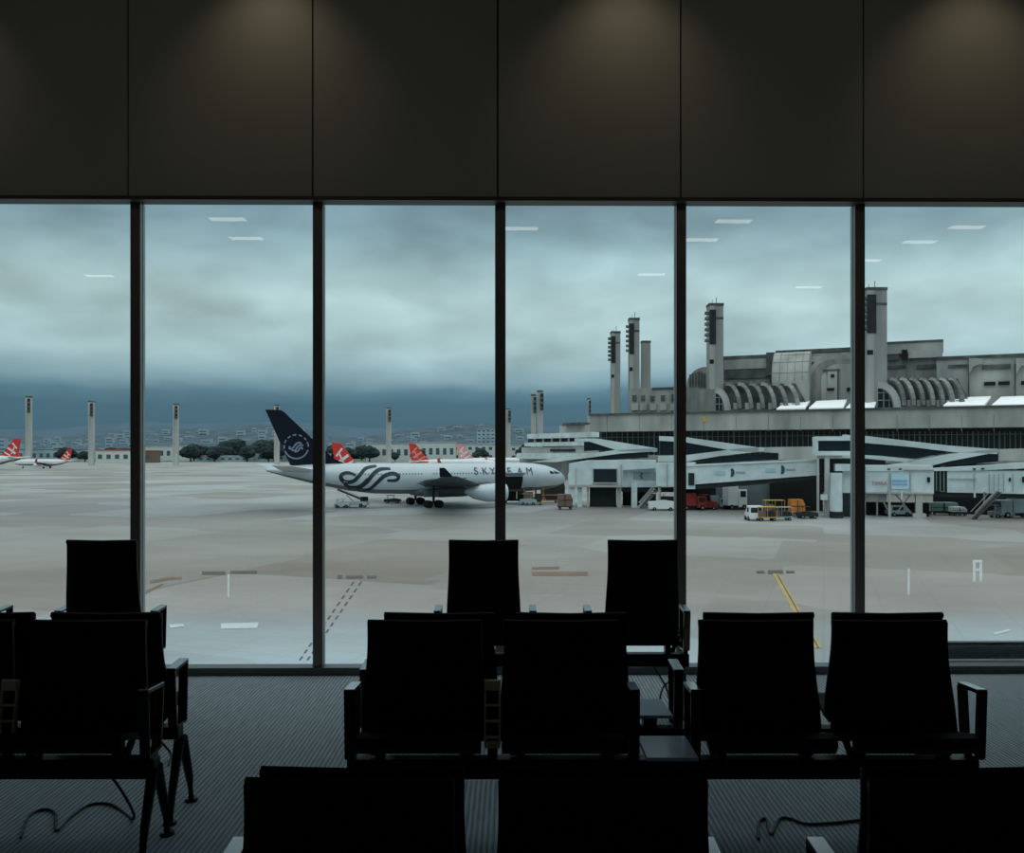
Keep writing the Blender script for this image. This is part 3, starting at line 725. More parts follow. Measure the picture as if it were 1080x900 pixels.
# recessed glass facade with fins
mb=MB(); T.rect(mb,632,455,ex,481,2,DGLASS,-6); gf=tp(mb,'glass_facade')
mb=MB()
for i in range(95):
    x=634+i*5.6*(1-i*.0); 
    if x>ex: break
    a=T.pt(x,455.2,-5.8); b=T.pt(x,480,-5.8); b.x=a.x;b.y=a.y; mb.bar(a,b,.18 if i%5 else .35,.25,FIN_L)
T.rect(mb,632,461.2,ex,461.8,.2,FIN_L,-5.75)
part(mb,'mullion_grid',gf)
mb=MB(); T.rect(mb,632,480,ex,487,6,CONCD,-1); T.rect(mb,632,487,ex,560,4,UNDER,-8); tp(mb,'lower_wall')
mb=MB()
for x in range(650,1180,38): T.rect(mb,x,486,x+5,530,2,CONCD,-5)
tp(mb,'columns')
# upper storey blocks, set back
B1=VP(622,253,1080,208)
def bp(name,fn,**k):
    mb=MB(); fn(mb); return tp(mb,name,**k)
# low broken concrete at the far left of the roof
bp('roof_block',lambda mb:[B1.rect(mb,663,410,724,440,12,CONCD),B1.rect(mb,688,409,724,411,12,SOOT,.3)])
mb=MB()
for x in (667,676,686,697,708,718): B1.rect(mb,x,416+(x%3),x+4,423,.4,SOOT,.3); B1.rect(mb,x-1,426,x+6,433,.4,CONC,.5)
tp(mb,'roof_clutter')
# round drum at x 724-745
mb=MB(); P=[]
for i in range(11):
    a=math.pi-math.pi/2*i/10; P.append((745+21*math.cos(a),408-21*math.sin(a)))
P+= [(748,387),(748,440),(724,440)]; B1.slab(mb,P,10,CONCD,1); tp(mb,'round_shell')
mb=MB()
for i in range(6):
    x=727+i*3; B1.rect(mb,x,392+abs(3-i),x+1.6,408,.3,SOOT,1.3)
tp(mb,'shell_stains')
# block 763-812 with dark band
bp('roof_block',lambda mb:[B1.rect(mb,763,377,812,440,14,CONCD),B1.rect(mb,763,376,812,380,14,SOOT,.4),B1.rect(mb,764,391,812,400,.3,SOOT,.4),B1.rect(mb,764,380,808,390,.3,CONC,.5)])
bp('roof_block',lambda mb:[B1.rect(mb,808,372,822,396,10,SOOT,1)])
# long upper roof beam
bp('upper_roof',lambda mb:[B1.rect(mb,818,370,908,374,16,SOOT,0),B1.rect(mb,836,374,908,440,14,CONCD,0),B1.rect(mb,855,376,908,382,.4,CONC,.4)])
# barrel vault: quarter cylinder running along the facade
mb=MB(); n=12; A=[];Bb=[]
za=B1.pt(815,373).z; zb=B1.pt(815,425).z; R=(za-zb)*.62
secs=[]
for px in (814,822,830,838,846,853):
    base_=B1.pt(px,425,9); row=[Vector((base_.x,base_.y,zb-4))]
    for i in range(n+1):
        a=math.pi/2*i/n
        p=base_-B1.n*(R*(1-math.cos(a))); row.append(Vector((p.x,p.y,za-R+R*math.sin(a))))
    secs.append(row)
for i in range(5):
    mb.strip(secs[i],secs[i+1],CONC)
for s_ in (secs[0],secs[-1]):
    mb.add(s_+[s_[-1]-Vector((0,0,za-zb+4))],[tuple(range(len(s_)+1))],CONC)
vault=tp(mb,'barrel_vault',smooth=True)
mb=MB()
for s_ in secs: mb.tube([p+B1.n*.05+Vector((0,0,.03)) for p in s_[1:]],.07,CONCD,5)
for i in (3,6,9):
    mb.tube([s_[i]+B1.n*.05+Vector((0,0,.03)) for s_ in secs],.06,CONCD,5)
part(mb,'vault_joints',vault)
# arch frames to the right of the vault
def arch(mb,x0,x1,y0,yb,r,off,thick,m):
    P=[(x0,yb)]
    for i in range(9):
        a=math.pi-math.pi/2*i/8; P.append((x0+r+r*math.cos(a),y0+r-r*math.sin(a)))
    P+=[(x1,y0),(x1,yb)]; B1.slab(mb,P,thick,m,off)
mb=MB(); arch(mb,852,908,374,436,26,2,4,CONC); arch(mb,855,908,379,436,24,2.3,.2,CONCD); arch(mb,866,908,384,436,18,2.6,.2,CONC); B1.rect(mb,868,390,886,392,.3,SOOT,3); B1.rect(mb,873,392,883,428,.6,CONC,3.2); B1.rect(mb,883,390,884.5,430,.5,SOOT,3.3)
tp(mb,'arched_wall')
mb=MB(); B1.rect(mb,876,395,880,398.5,.2,BLACK,3.9); B1.rect(mb,872,409.5,880,412.5,.2,BLACK,3.9); B1.rect(mb,893,409,897,413,.2,BLACK,3.2); tp(mb,'slit_windows')
# right-hand blocks
B2=VP(622,249,1080,204)
mb=MB(); B1.rect(mb,930,361,995,374,14,CONC,1); B1.rect(mb,930,374,990,436,12,CONCD,0); B1.rect(mb,930,361,995,363,14,SOOT,1.2)
tp(mb,'penthouse')
mb=MB(); B1.rect(mb,932,369,948,380,.3,SOOT,.9); B1.rect(mb,951,369,957,380,.3,BLACK,1.4); B1.rect(mb,933,386,955,389,.3,SOOT,.4); B1.rect(mb,967,385,987,389,.3,SOOT,.4); B1.rect(mb,958,370,994,378,.2,CONCL,1.3); tp(mb,'penthouse_windows')
mb=MB(); B2.rect(mb,988,378,ex,434,14,CONC,0); B2.rect(mb,988,376.4,ex,379.5,14,SOOT,.5); B2.rect(mb,1036,385,1066,390,.3,SOOT,.5); B2.rect(mb,1000,385,1020,388,.3,SOOT,.5); tp(mb,'right_wall')
mb=MB()
for x in (1021,1070,1118): B2.rect(mb,x,384,x+1.4,420,.3,SOOT,.7)
for x0 in (1024,1074):
    P=[(x0-2,378),(x0+12,378)]
    for i in range(7):
        a=math.pi/2*i/6; P.append((x0+12-11*math.sin(a),378+5+6*(1-math.cos(a))+1))
    P.append((x0-2,394)); B2.slab(mb,P,1.5,CONC,1.8)
tp(mb,'curved_buttresses')
mb=MB(); B2.rect(mb,1038,403,1050,407,.2,BLACK,.6); B2.rect(mb,1053,402.5,1065,406.5,.2,BLACK,.6); B2.rect(mb,1077,402,1090,406,.2,BLACK,.6); tp(mb,'slit_windows')
# arch-window end and repeated ribs
RIBD=mat('dark_rib_concrete',(132,137,133),.9,0,.2,.4,c2=(92,97,95),detail=8)
def rib_row(x0,n,step,ytop,ybot,run):
    back=VP(622,244,1080,199)
    mb=MB(); back.slab(mb,[(x0-4,ytop-1),(x0+step*n-2,ytop-1),(x0+step*n+run,ybot),(x0-4,ybot)],2,SOOT,0)
    tp(mb,'rib_backing')
    for i in range(n):
        x=x0+i*step; mb=MB(); pts=[]
        for j in range(8):
            a=math.pi/2*j/7
            pts.append(back.pt(x+run*math.sin(a),ytop+(ybot-ytop)*(1-math.cos(a)),.6+3.4*math.sin(a)))
        A=[p+Vector((-.0,0,.0)) for p in pts]
        for a_,b_ in zip(pts[:-1],pts[1:]): mb.bar(a_,b_,.95,.8,CONCD if i%2 else RIBD,up=(0,1,0))
        tp(mb,'vault_rib')
        mb=MB(); back.rect(mb,x+run*.5,ybot-6,x+run*.5+5,ybot+1,2,CONCL,3.2); tp(mb,'rib_footing')
rib_row(767,6,12.3,405.5,431,13)
rib_row(940,7,10.3,400.5,428,13)
def arcwin(x0,x1,yt,yb):
    back=VP(622,242,1080,197); mb=MB(); P=[(x0,yb)]
    for i in range(11):
        a=math.pi*.5*i/10; P.append((x0+(x1-x0)*math.sin(a),yt+(yb-yt)*(1-math.cos(a))))
    back.slab(mb,[(x0,yb),(x0,yt)]+P[2:],.5,BGLASS,2.5); w=tp(mb,'arched_window')
    mb=MB(); pts=[back.pt(a,b,3.2) for a,b in P[1:]]
    for a_,b_ in zip(pts[:-1],pts[1:]): mb.bar(a_,b_,1.6,.8,CONCL,up=(0,1,0))
    for q in (.3,.6): 
        a=back.pt(x0+(x1-x0)*q,yb,3.0); b=Vector((a.x,a.y,back.pt(x0,yt+(yb-yt)*(1-math.sqrt(1-q*q)),3).z)); mb.bar(a,b,.2,.2,CONCD)
    for q in (.35,.68):
        a=back.pt(x0,yt+(yb-yt)*q,3.0); b=back.pt(x0+(x1-x0)*.93*math.sqrt(1-(1-q)**2) ,yt+(yb-yt)*q,3.0); mb.bar(a,b,.2,.2,CONCD)
    part(mb,'window_arch',w)
arcwin(755,767,412,433); arcwin(926,946,406,430)
mb=MB(); VP(622,244,1080,199).rect(mb,737,411,757,436,6,CONCD,1); tp(mb,'roof_block')
# skylights lying on the roof
for q in ([(829,424),(854,422.5),(849,430),(819,431)],[(861,423),(893,421.5),(889,429.5),(853,430.5)],[(899,423),(925,421.5),(922,429.5),(892,430.5)],[(1005,419.5),(1045,418),(1038,427),(995,427.5)],[(1056,418.5),(1100,417),(1096,426),(1046,427)]):
    top=VP(622,246,1080,201); bot=VP(622,236.5,1080,191.5)
    a,b=[top.pt(*p) for p in q[:2]]; c,d=[bot.pt(*p) for p in q[2:]]
    mb=MB(); mb.prism([a,b,c,d],(0,0,-.5),SKYL); tp(mb,'skylight')
# low far terminal wing at the left (x 540-640)
LW=VP(540,345,640,292)
FW=thing('low_terminal_wing','low white terminal wing with stepped flat roofs left of the parapet','building',tuple(LW.pt(590,480))[:2]+(APRON,))
for a,b,c,d,m,nm,of in ((556,458,630,463,ROOFW,'upper_roof',1),(557,463,632,468,DGLASS,'window_band',-1),(553,467,634,471,ROOFW,'middle_roof',2),(550,472,640,478,CONCL,'wall',1),(545,478,650,484,ROOFW,'lower_roof',4),(548,484,650,510,CONCD,'lower_wall',0)):
    mb=MB(); LW.rect(mb,a,b,d and c,d,14,m,of); part(mb,nm,FW)
mb=MB()
for i in range(7): LW.rect(mb,563+i*9,458.6,564+i*9,468,.5,CONCL,.2)
LW.rect(mb,580,474,606,476.5,.3,UNDER,1.4); LW.rect(mb,593,446.5,612,449.5,5,SOOT,1); LW.rect(mb,590,449.5,628,459,6,CONCL,-1)
part(mb,'roof_details',FW)

# ------------------------------------------------------------------ sloping glazed walkways
def walkway(label,D0,D1,x0,x1,segs,glass,walls=()):
    V=VP(x0,D0,x1,D1); t=thing('ramp_walkway',label,'walkway',tuple(V.pt((x0+x1)/2,480))[:2]+(V.pt(x0,490).z,))
    for i,q in enumerate(glass):
        mb=MB(); V.slab(mb,q,3.2,BGLASS,-.3); part(mb,'glazing',t)
    for q in walls:
        mb=MB(); V.slab(mb,q,3,CONCL,-.5); part(mb,'wall',t)
    for q in segs:
        mb=MB(); V.slab(mb,q,4.5,ROOFW,.2); part(mb,'roof_band',t)
    return t
walkway('left pair of sloping white walkway roofs crossing above the boarding bridge head',205,195,540,735,
  [[(606,462.5),(628,462.5),(692,473),(692,476.5),(655,476.5),(622,466),(606,466)],[(560,487.5),(612,480.5),(650,474.5),(692,473),(692,476),(655,478.5),(586,487.5)]],
  [[(616,465),(624,465),(646,474.5),(616,476)],[(580,487),(655,478),(683,476),(683,483),(625,486)]])
walkway('middle pair of sloping white walkway roofs forming a V in front of the dark facade',182,176,694,865,
  [[(695,460),(725,461.5),(800,472),(800,477),(775,476),(722,466.5),(695,465)],[(694,481),(725,480),(790,472),(806,472),(806,476),(760,481),(724,487),(694,487)]],
  [[(696,465),(722,466),(772,475),(724,480),(696,480)],[(726,487),(760,481),(821,478),(821,485),(760,488)]],
  [[(800,472),(862,471),(862,485),(821,485),(821,478),(800,477)]])
walkway('right pair of long sloping white walkway roofs forming an arrow by the last pane',160,150,862,1085,
  [[(890,458.5),(914,460),(1000,470),(1052,474),(1052,479),(1010,477.5),(960,471.5),(914,467.5),(890,466)],[(934,491),(1000,479),(1052,473.5),(1052,477),(1000,487),(975,493),(934,495)],[(890,479),(930,481),(966,485),(960,488),(914,483.5),(890,483)]],
  [[(913,467),(960,471),(1000,477),(966,484),(913,480)],[(982,492),(1010,484),(1053,477),(1053,487),(1010,491)],[(900,483),(934,486),(934,491),(900,491)]],
  [[(1052,474),(1090,473),(1090,486),(1053,486)]])

# ------------------------------------------------------------------ boarding bridges
def bridge(label,D0,D1,x0,x1): 
    V=VP(x0,D0,x1,D1); p=V.pt((x0+x1)/2,480); return V,thing('boarding_bridge',label,'boarding bridge',(p.x,p.y,APRON))
def pr(V,t,name,x0,y0,x1,y1,th,m,off=0,gz=False):
    mb=MB()
    if gz:
        a=V.pt(x0,y0,off); b=V.pt(x1,y1,off); P=[a,Vector((b.x,b.y,a.z)),Vector((b.x,b.y,APRON)),Vector((a.x,a.y,APRON))]; mb.prism(P,-V.n*th,m)
    else: V.rect(mb,x0,y0,x1,y1,th,m,off)
    return part(mb,name,t)
# A: head on, by the airliner's nose
V,t=bridge('white boarding bridge with a big dark window at the nose of the silver airliner',156,154,598,732)
pr(V,t,'tunnel',656,491,732,514,3.5,WHITE,-1)
mb=MB(); V.slab(mb,[(600,489.5),(620,486),(692,485.5),(692,494),(657,496),(657,512),(600,512)],6,WHITE,.5); cabn=part(mb,'cab',t)
mb=MB(); V.rect(mb,626,495,650.5,509,.3,BGLASS,.9); V.rect(mb,625,494.3,651.5,495,.4,CONCL,1.0); V.rect(mb,625,509,651.5,510.2,.4,CONCL,1.0); part(mb,'window',cabn)
mb=MB(); V.rect(mb,607,494,607.8,512,.3,CONCL,.8); V.rect(mb,655,490,656,512,.3,CONCL,.8); V.rect(mb,600,511.5,657,514,.5,CONCL,.9); part(mb,'cab_seams',cabn)
mb=MB(); V.rect(mb,668,498,698,506,.2,GREYTX,-.8); part(mb,'advert_panel',t)
mb=MB(); 
for i in range(14):
    a=math.radians(100+i*12); b=math.radians(112+i*12)
    c=V.pt(678,502,-.6); u=V.t if V.t.x>0 else -V.t
    mb.prism([c+u*math.cos(a)*.45+Vector((0,0,.6*math.sin(a))),c+u*math.cos(b)*.45+Vector((0,0,.6*math.sin(b))),c+u*math.cos(b)*.25+Vector((0,0,.35*math.sin(b))),c+u*math.cos(a)*.25+Vector((0,0,.35*math.sin(a)))],-V.n*.05,BLUEIC)
part(mb,'advert_emblem',t)
for x,w,m in ((609,5,WHITE),(619,2,CONCL),(651,4.5,CONCL),(666,6,WHITE)): pr(V,t,'column',x,510,x+w,536,1.2,m,0,gz=True)
pr(V,t,'lower_dark_box',622,514,650,536,3,UNDER,-2,gz=True)
pr(V,t,'underframe',656,514,732,519,2.5,UNDER,-1.5); pr(V,t,'lower_dark_box',657,516,692,533,2,mat('bay_shade_dark',(26,31,32),.9,0,.3,.4),-6,gz=True)  # last dark box added to stand in for shade and clutter under the tunnel
pr(V,t,'cab_side',599,500,606,533,2,WHITE,.3)
mb=MB()
for dx in (0,):
    a=V.pt(692,516,1.5); b=V.pt(674,537,1.5); mb.bar(a,b,.9,.25,CONCL,up=(0,1,0))
    for i in range(12):
        p=a.lerp(b,i/11); mb.box(p.x-.25,p.x+.25,p.y-.7,p.y+.5,p.z,p.z+.08,UNDER)
    for o_ in (-.6,.6): mb.tube([a+Vector((0,o_,1.1)),b+Vector((0,o_,1.1))],.06,CONCL,6)
part(mb,'stair',t)
# A2 : a second white body behind at x 690-725
V,t2=bridge('white boarding bridge body just left of the fourth mullion',150,148,690,732)
pr(V,t2,'cab',692,488,732,513,4,WHITE,0); pr(V,t2,'cab_seams',703,489,704,513,.3,CONCL,.3)
for x in (694,716): pr(V,t2,'column',x,513,x+2.5,536,1,CONCL,-.5,gz=True)
pr(V,t2,'wheel_frame',697,524,722,534,2,UNDER,-1)
# B: long sloping advert tunnel
V,t=bridge('long white boarding bridge tunnel with two small round emblems between the right mullions',146,134,720,905)
mb=MB(); V.slab(mb,[(722,491.5),(862,485.5),(862,501.5),(733,511),(733,516),(722,516)],3.6,WHITE); tun=part(mb,'tunnel',t)
mb=MB(); V.slab(mb,[(722,490.3),(862,484.4),(862,486.2),(722,492.3)],3.9,ROOFW,.2); part(mb,'tunnel_roof',tun)
mb=MB(); V.slab(mb,[(733,511.5),(862,502),(862,505),(800,511.5),(733,516)],3,UNDER,-.3); part(mb,'underframe',tun)
mb=MB(); V.rect(mb,726,499,732,512,.3,UNDER,.2); part(mb,'door',tun)
for cxp,cyp in ((771,498.6),(824,495.6)):
    mb=MB(); c=V.pt(cxp,cyp,.12); u=V.t if V.t.x>0 else -V.t
    for i in range(12):
        a=math.radians(-80+i*13); b=math.radians(-67+i*13)
        mb.prism([c+u*math.cos(a)*.55+Vector((0,0,.75*math.sin(a))),c+u*math.cos(b)*.55+Vector((0,0,.75*math.sin(b))),c+u*(math.cos(b)*.1-.1)+Vector((0,0,.6*math.sin(b))),c+u*(math.cos(a)*.1-.1)+Vector((0,0,.6*math.sin(a)))],-V.n*.04,BLUEIC)
    part(mb,'advert_emblem',tun)
    mb=MB(); V.rect(mb,cxp-17,cyp-1.5,cxp-6,cyp+2.5,.05,mat('pale_blue_print',(170,205,215),.5,0,.1,1),.1); V.rect(mb,cxp+5,cyp-1,cxp+15,cyp+.6,.05,GREYTX,.1); part(mb,'advert_print',tun)
V2=VP(850,133,910,131)
mb=MB(); V2.rect(mb,860,460.5,906,465,5,ROOFW,.4); V2.rect(mb,862,465,905,477,4,BGLASS,0); V2.rect(mb,860,476,906,480.5,5,ROOFW,.4); V2.rect(mb,860,461,863,478,4.6,ROOFW,.3); part(mb,'upper_lobby',t)
for x,y0,w,m in ((870,480,5,CONCL),(862,484,2,CONCL)): pr(V2,t,'column',x,y0,x+w,546,1,m,0,gz=True)
pr(V2,t,'dark_bay',864,484,906,500,2.5,DGLASS,-2)
mb=MB(); c=V2.pt(882,499,1.5); mb.tube([(c.x,c.y,APRON+1),(c.x,c.y,c.z)],.9,WHITE,18); mb.tube([(c.x,c.y,APRON),(c.x,c.y,APRON+1)],1.0,UNDER,18); part(mb,'ventilation_cylinder',t,smooth=True)
pr(V2,t,'side_box',889,492,906,520,2.5,WHITE,-1); pr(V2,t,'side_box',881,489.5,906,497,2.5,WHITE,.2); pr(V2,t,'support',887,520,906,548,2.5,UNDER,-1,gz=True)
pr(V2,t,'lower_wall',722,506,755,532,1,mat('bay_shadow',(20,24,25),.9,0,.3,.4),-15,gz=True); pr(V2,t,'lower_wall',755,505,812,532,1,mat('bay_grey',(110,124,128),.9,0,.2,.3),-15,gz=True)  # dark panels put the shade under the tunnel into colour; grey one is wall
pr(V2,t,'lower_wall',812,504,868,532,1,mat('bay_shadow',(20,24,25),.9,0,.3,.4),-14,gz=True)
pr(V2,t,'control_box',866,522,873,527.5,1.2,WHITE,1)
# C: right-hand bridges
V,t=bridge('white boarding bridge with a pale blue advert beyond the last mullion',134,130,905,1000)
mb=MB(); V.rect(mb,913,491,984,497,4.5,ROOFW,.2); V.rect(mb,913,497,985,519.5,4,WHITE,0); cb=part(mb,'cab',t)
mb=MB(); V.rect(mb,938,499,939,519,.2,CONCL,.25); V.rect(mb,960,497,961,519,.2,CONCL,.25); V.rect(mb,953,495.5,985,496.5,.2,CONCD,.3); V.rect(mb,913,518.8,985,520.5,.4,CONCL,.3); part(mb,'cab_seams',cb)
mb=MB(); V.rect(mb,940,500,959,516,.1,mat('pale_blue_panel',(190,222,232),.5,0,.05,.5),.2); V.rect(mb,941,506,957,508,.1,BLUEAD,.3); V.rect(mb,941,510,957,511.5,.1,BLUEAD,.3); part(mb,'blue_advert',cb)
mb=MB(); c=V.pt(919,512,.2); u=V.t if V.t.x>0 else -V.t
vs,fs=text_verts('TIMBA',1.0)
mb.add([c+u*(v[0]*.78)+Vector((0,0,v[1]*.85))+V.n*.05 for v in vs],fs,REDTX)
part(mb,'red_print',cb)
mb=MB(); V.rect(mb,978,503.5,981,509,.2,BLACK,.3); V.rect(mb,936,494.3,939,495.6,.3,BLACK,.3); V.rect(mb,948,494.3,951,495.6,.3,BLACK,.3); part(mb,'vent',cb)
pr(V,t,'support_column',966,520,973,546,1.2,CONCL,0,gz=True)
pr(V,t,'column_plinth',963,542,977,546,1.6,CONCL,.4,gz=True)
pr(V,t,'column',937,514,939.5,546,.6,CONCL,.4,gz=True); pr(V,t,'column',950,518,952,527,.6,WHITE,.4)
pr(V,t,'underframe',913,520,935,529,2.5,CONCD,-.5)
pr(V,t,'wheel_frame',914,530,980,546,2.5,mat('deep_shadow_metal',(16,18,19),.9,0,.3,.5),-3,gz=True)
mb=MB()
for a,b in (((945,522),(960,540)),((960,522),(945,542)),((925,530),(925,545)),((932,530),(940,545))): mb.bar(V.pt(*a,-.5),V.pt(*b,-.5),.2,.2,CONCD)
part(mb,'cross_bracing',t)
V,t=bridge('white boarding bridge tunnel running off the right edge with a service stair',132,124,984,1110)
mb=MB(); V.rect(mb,999,496,1110,519.5,3.6,WHITE,0); tn=part(mb,'tunnel',t)
mb=MB(); V.slab(mb,[(984,494),(1030,491.5),(1110,486),(1110,493),(1030,496.5),(984,497)],4.2,ROOFW,.3); part(mb,'tunnel_roof',tn)
pr(V,t,'glazed_joint',983,496.5,1000,518,3,BGLASS,-.2)
mb=MB()
for x in (987,991,995): V.rect(mb,x,497,x+1.2,518,.2,FIN_L,.1)
for x in (1027,1043,1048,1053,1058,1068): V.rect(mb,x,500,x+.8,519,.2,GREYTX,.2)
V.rect(mb,1064,504,1066,508,.2,BLACK,.3); V.rect(mb,1078,503,1082,509,.2,BLACK,.3); V.rect(mb,1000,504.5,1030,505.3,.2,CONCL,.3)
V.rect(mb,1026,494.2,1029,495.6,.3,BLACK,.5); V.rect(mb,1035,493.8,1038,495.2,.3,BLACK,.5)
part(mb,'tunnel_seams',tn)
pr(V,t,'underframe',984,519.5,1110,524,3,UNDER,-.4)
pr(V,t,'column',1027,518,1029,525,.5,WHITE,.4); pr(V,t,'column',1037,519,1039,536,.5,CONCD,.2)
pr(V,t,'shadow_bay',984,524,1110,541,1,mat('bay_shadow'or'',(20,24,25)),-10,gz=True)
mb=MB(); a=V.pt(1054,519,2); b=V.pt(1026,547.5,2); b.z=APRON
mb.bar(a,b,.7,.22,CONCD,up=(0,1,0))
for i in range(16):
    p=a.lerp(b,(i+.5)/16); mb.box(p.x-.2,p.x+.2,p.y-.6,p.y+.6,p.z,p.z+.08,UNDER)
for o_ in (-.6,.6): mb.tube([a+Vector((0,o_,1.1)),b+Vector((0,o_,1.1))],.06,CONCL,6)
part(mb,'stair',t)

# ------------------------------------------------------------------ ramp vehicles
def vehicle(name,label,px,py,L,H,body,kind='van',rz=0,cat='vehicle',group=None,acc=None):
    t=thing(name,label,cat,tuple(G(px,py)),rz,group); acc=acc or body; Wd=2.0; r=.34
    def wheels(xs,rr=r,w=Wd):
        for x in xs:
            for s in (-1,1):
                m=MB(); m.tube([(x,s*w*.5-.12,rr),(x,s*w*.5+.12,rr)],rr,BLACK,14); m.tube([(x,s*w*.5-.13,rr),(x,s*w*.5+.13,rr)],rr*.45,CHROME,8); m.build('wheel',t)
    if kind=='van':
        m=MB(); m.prism([(-L/2,-Wd/2,.35),(L/2,-Wd/2,.35),(L/2,-Wd/2,H*.5),(L/2-.5,-Wd/2,H*.58),(L/2-1.1,-Wd/2,H),(-L/2,-Wd/2,H)],(0,Wd,0),body); m.build('body',t,bevel=.08)
        m=MB(); 
        for s in (-1,1): m.box(-L/2+.4,L/2-1.3,s*Wd/2-.02,s*Wd/2+.02,H*.58,H*.88,BGLASS)
        m.box(-L/2-.02,-L/2,-.8,.8,H*.55,H*.88,BGLASS); m.build('window',t); wheels((-L*.3,L*.3))
    elif kind=='truck':
        m=MB(); m.box(L/2-1.7,L/2,-Wd/2,Wd/2,.4,H*.8,acc); m.build('cab',t,bevel=.1)
        m=MB(); m.box(L/2-1.4,L/2-.3,-Wd/2-.02,-Wd/2,H*.5,H*.74,BGLASS); m.box(L/2,L/2+.02,-.8,.8,H*.48,H*.74,BGLASS); m.build('window',t)
        m=MB(); m.box(-L/2,L/2-1.8,-Wd/2,Wd/2,.75,H,body); m.build('cargo_box',t,bevel=.05)
        m=MB(); m.box(-L/2,L/2,-.5,.5,.4,.75,UNDER); m.build('chassis',t); wheels((-L*.32,L*.33),.45)
    elif kind=='tug':
        m=MB(); m.prism([(-L/2,-.8,.3),(L/2,-.8,.3),(L/2,-.8,H*.5),(L*.1,-.8,H*.6),(-L/2,-.8,H*.5)],(0,1.6,0),body); m.build('body',t,bevel=.05)
        m=MB()
        for x in (-L*.3,L*.08):
            for s in (-.7,.7): m.bar((x,s,H*.5),(x,s,H),.06,.06,UNDER)
        m.box(-L*.35,L*.12,-.78,.78,H-.06,H,acc); m.build('canopy',t); wheels((-L*.3,L*.3),.3,1.6)
    elif kind=='cart':
        m=MB(); m.box(-L/2,L/2,-.75,.75,.45,.6,acc); m.build('deck',t)
        m=MB()
        for x in (-L/2,0,L/2):
            for s in (-.72,.72): m.bar((x,s,.6),(x,s,H),.06,.06,acc)
        m.box(-L/2,L/2,-.78,.78,H-.08,H,body); m.build('frame',t)
        m=MB(); m.box(-L*.45,-L*.05,-.6,.6,.6,H*.75,BRN); m.box(L*.05,L*.4,-.6,.6,.6,H*.65,UNDER); m.build('load',t); wheels((-L*.35,L*.35),.25,1.4)
    elif kind=='loader':
        m=MB(); m.box(-L/2,L/2,-.9,.9,.35,1.1,body); m.box(-L/2+.2,-L/2+1.4,-.9,.0,1.1,1.9,acc); m.build('body',t,bevel=.05)
        m=MB(); m.bar((-L*.45,.3,1.2),(L*.62,.3,H),.9,.22,UNDER,up=(0,0,1)); m.bar((-L*.45,-.2,1.5),(L*.62,-.2,H+.3),.05,.05,CONCL); m.bar((L*.0,.3,.9),(L*.3,.3,H*.72),.1,.1,UNDER); m.build('conveyor',t); wheels((-L*.32,L*.32),.36)
    elif kind=='dolly':
        m=MB(); m.box(-L/2,L/2,-.9,.9,.45,.6,UNDER); m.build('deck',t)
        m=MB(); m.prism([(-L/2,-.8,.62),(L/2,-.8,.62),(L/2,-.8,H*.7),(L/2-.35,-.8,H),(-L/2,-.8,H)],(0,1.6,0),body); m.build('container',t,bevel=.03)
        m=MB(); m.box(-L*.05,L*.0,-.83,-.8,.7,H*.95,UNDER); m.box(-L/2,L/2,-.83,-.8,H*.6,H*.64,UNDER); m.build('container_ribs',t); wheels((-L*.35,L*.35),.22,1.5)
    return t
vehicle('belt_loader','pale belt loader raising its dark conveyor under the silver airliner rear',374,535,5.0,3.2,WPAINT,'loader',rz=math.pi-.2,acc=UNDER)
vehicle('baggage_tug','small pale tug parked left of the belt loader',361,535.5,2.8,1.7,WPAINT,'tug')
vehicle('baggage_tug','dark tug standing by the airliner main wheels',414,531,3.2,1.6,UNDER,'tug')
vehicle('baggage_cart','yellow-posted baggage cart beneath the airliner forward door',563,533,3.6,3.4,UNDER,'cart',acc=YEL)
vehicle('baggage_tug','pale tug in front of the yellow-posted cart',557,533,3.2,2.2,GREYTX,'tug')
vehicle('baggage_cart','low orange cart near the airliner nose',574,530.5,6.5,1.6,ORG,'cart',acc=ORG)
vehicle('cargo_loader','dark cargo loader standing under the open hold of the silver airliner',541,530.5,5.0,3.4,UNDER,'truck')
vehicle('ground_power_unit','dark ground power unit beneath the nose of the silver airliner',583,528,5.0,4.2,UNDER,'dolly')
vehicle('cargo_dolly','brown box container on a dolly beside the boarding bridge columns',596,537.5,2.6,2.7,BRN,'dolly')
vehicle('tow_tractor','grey and white tractor under the stair left of the fourth mullion',698,538.5,4.6,3.0,WPAINT,'tug',acc=CONCL)
vehicle('ramp_truck','red ramp truck right of the fourth mullion',731,538,4.4,2.9,REDV,'truck')
vehicle('baggage_tug','red tug behind the red ramp truck',745,537.5,3.6,2.6,REDV,'tug',acc=REDV)
vehicle('ramp_truck','small white box truck with a tall body below the advert tunnel',775,537.5,3.8,4.4,WPAINT,'truck',rz=.3)
vehicle('ramp_truck','grey low truck next to the red tug',758,537,3.2,2.4,GREYTX,'truck')
vehicle('van','small white van seen from behind in front of the advert tunnel',795,549,2.6,2.2,WPAINT,'van',rz=math.pi*.5)
vehicle('baggage_cart','first yellow baggage cart right of the white van',808,549.5,2.8,2.1,YEL,'cart',acc=YEL)
vehicle('baggage_cart','grey baggage cart carrying dark crates in the middle of the carts',823,549,3.2,2.0,GREYTX,'cart',acc=GREYTX)
vehicle('baggage_cart','yellow cart behind the row of carts',816,545,3.0,2.6,YEL,'cart',acc=YEL)
vehicle('cargo_dolly','orange container on a dolly at the right of the carts',840,545,2.2,2.7,ORG,'dolly')
vehicle('baggage_tug','dark tug beside the orange container',851,547,3.0,1.8,UNDER,'tug')
vehicle('high_loader','orange raised platform under the far end of the advert tunnel',826,536,2.6,4.6,ORG,'cart',acc=UNDER)
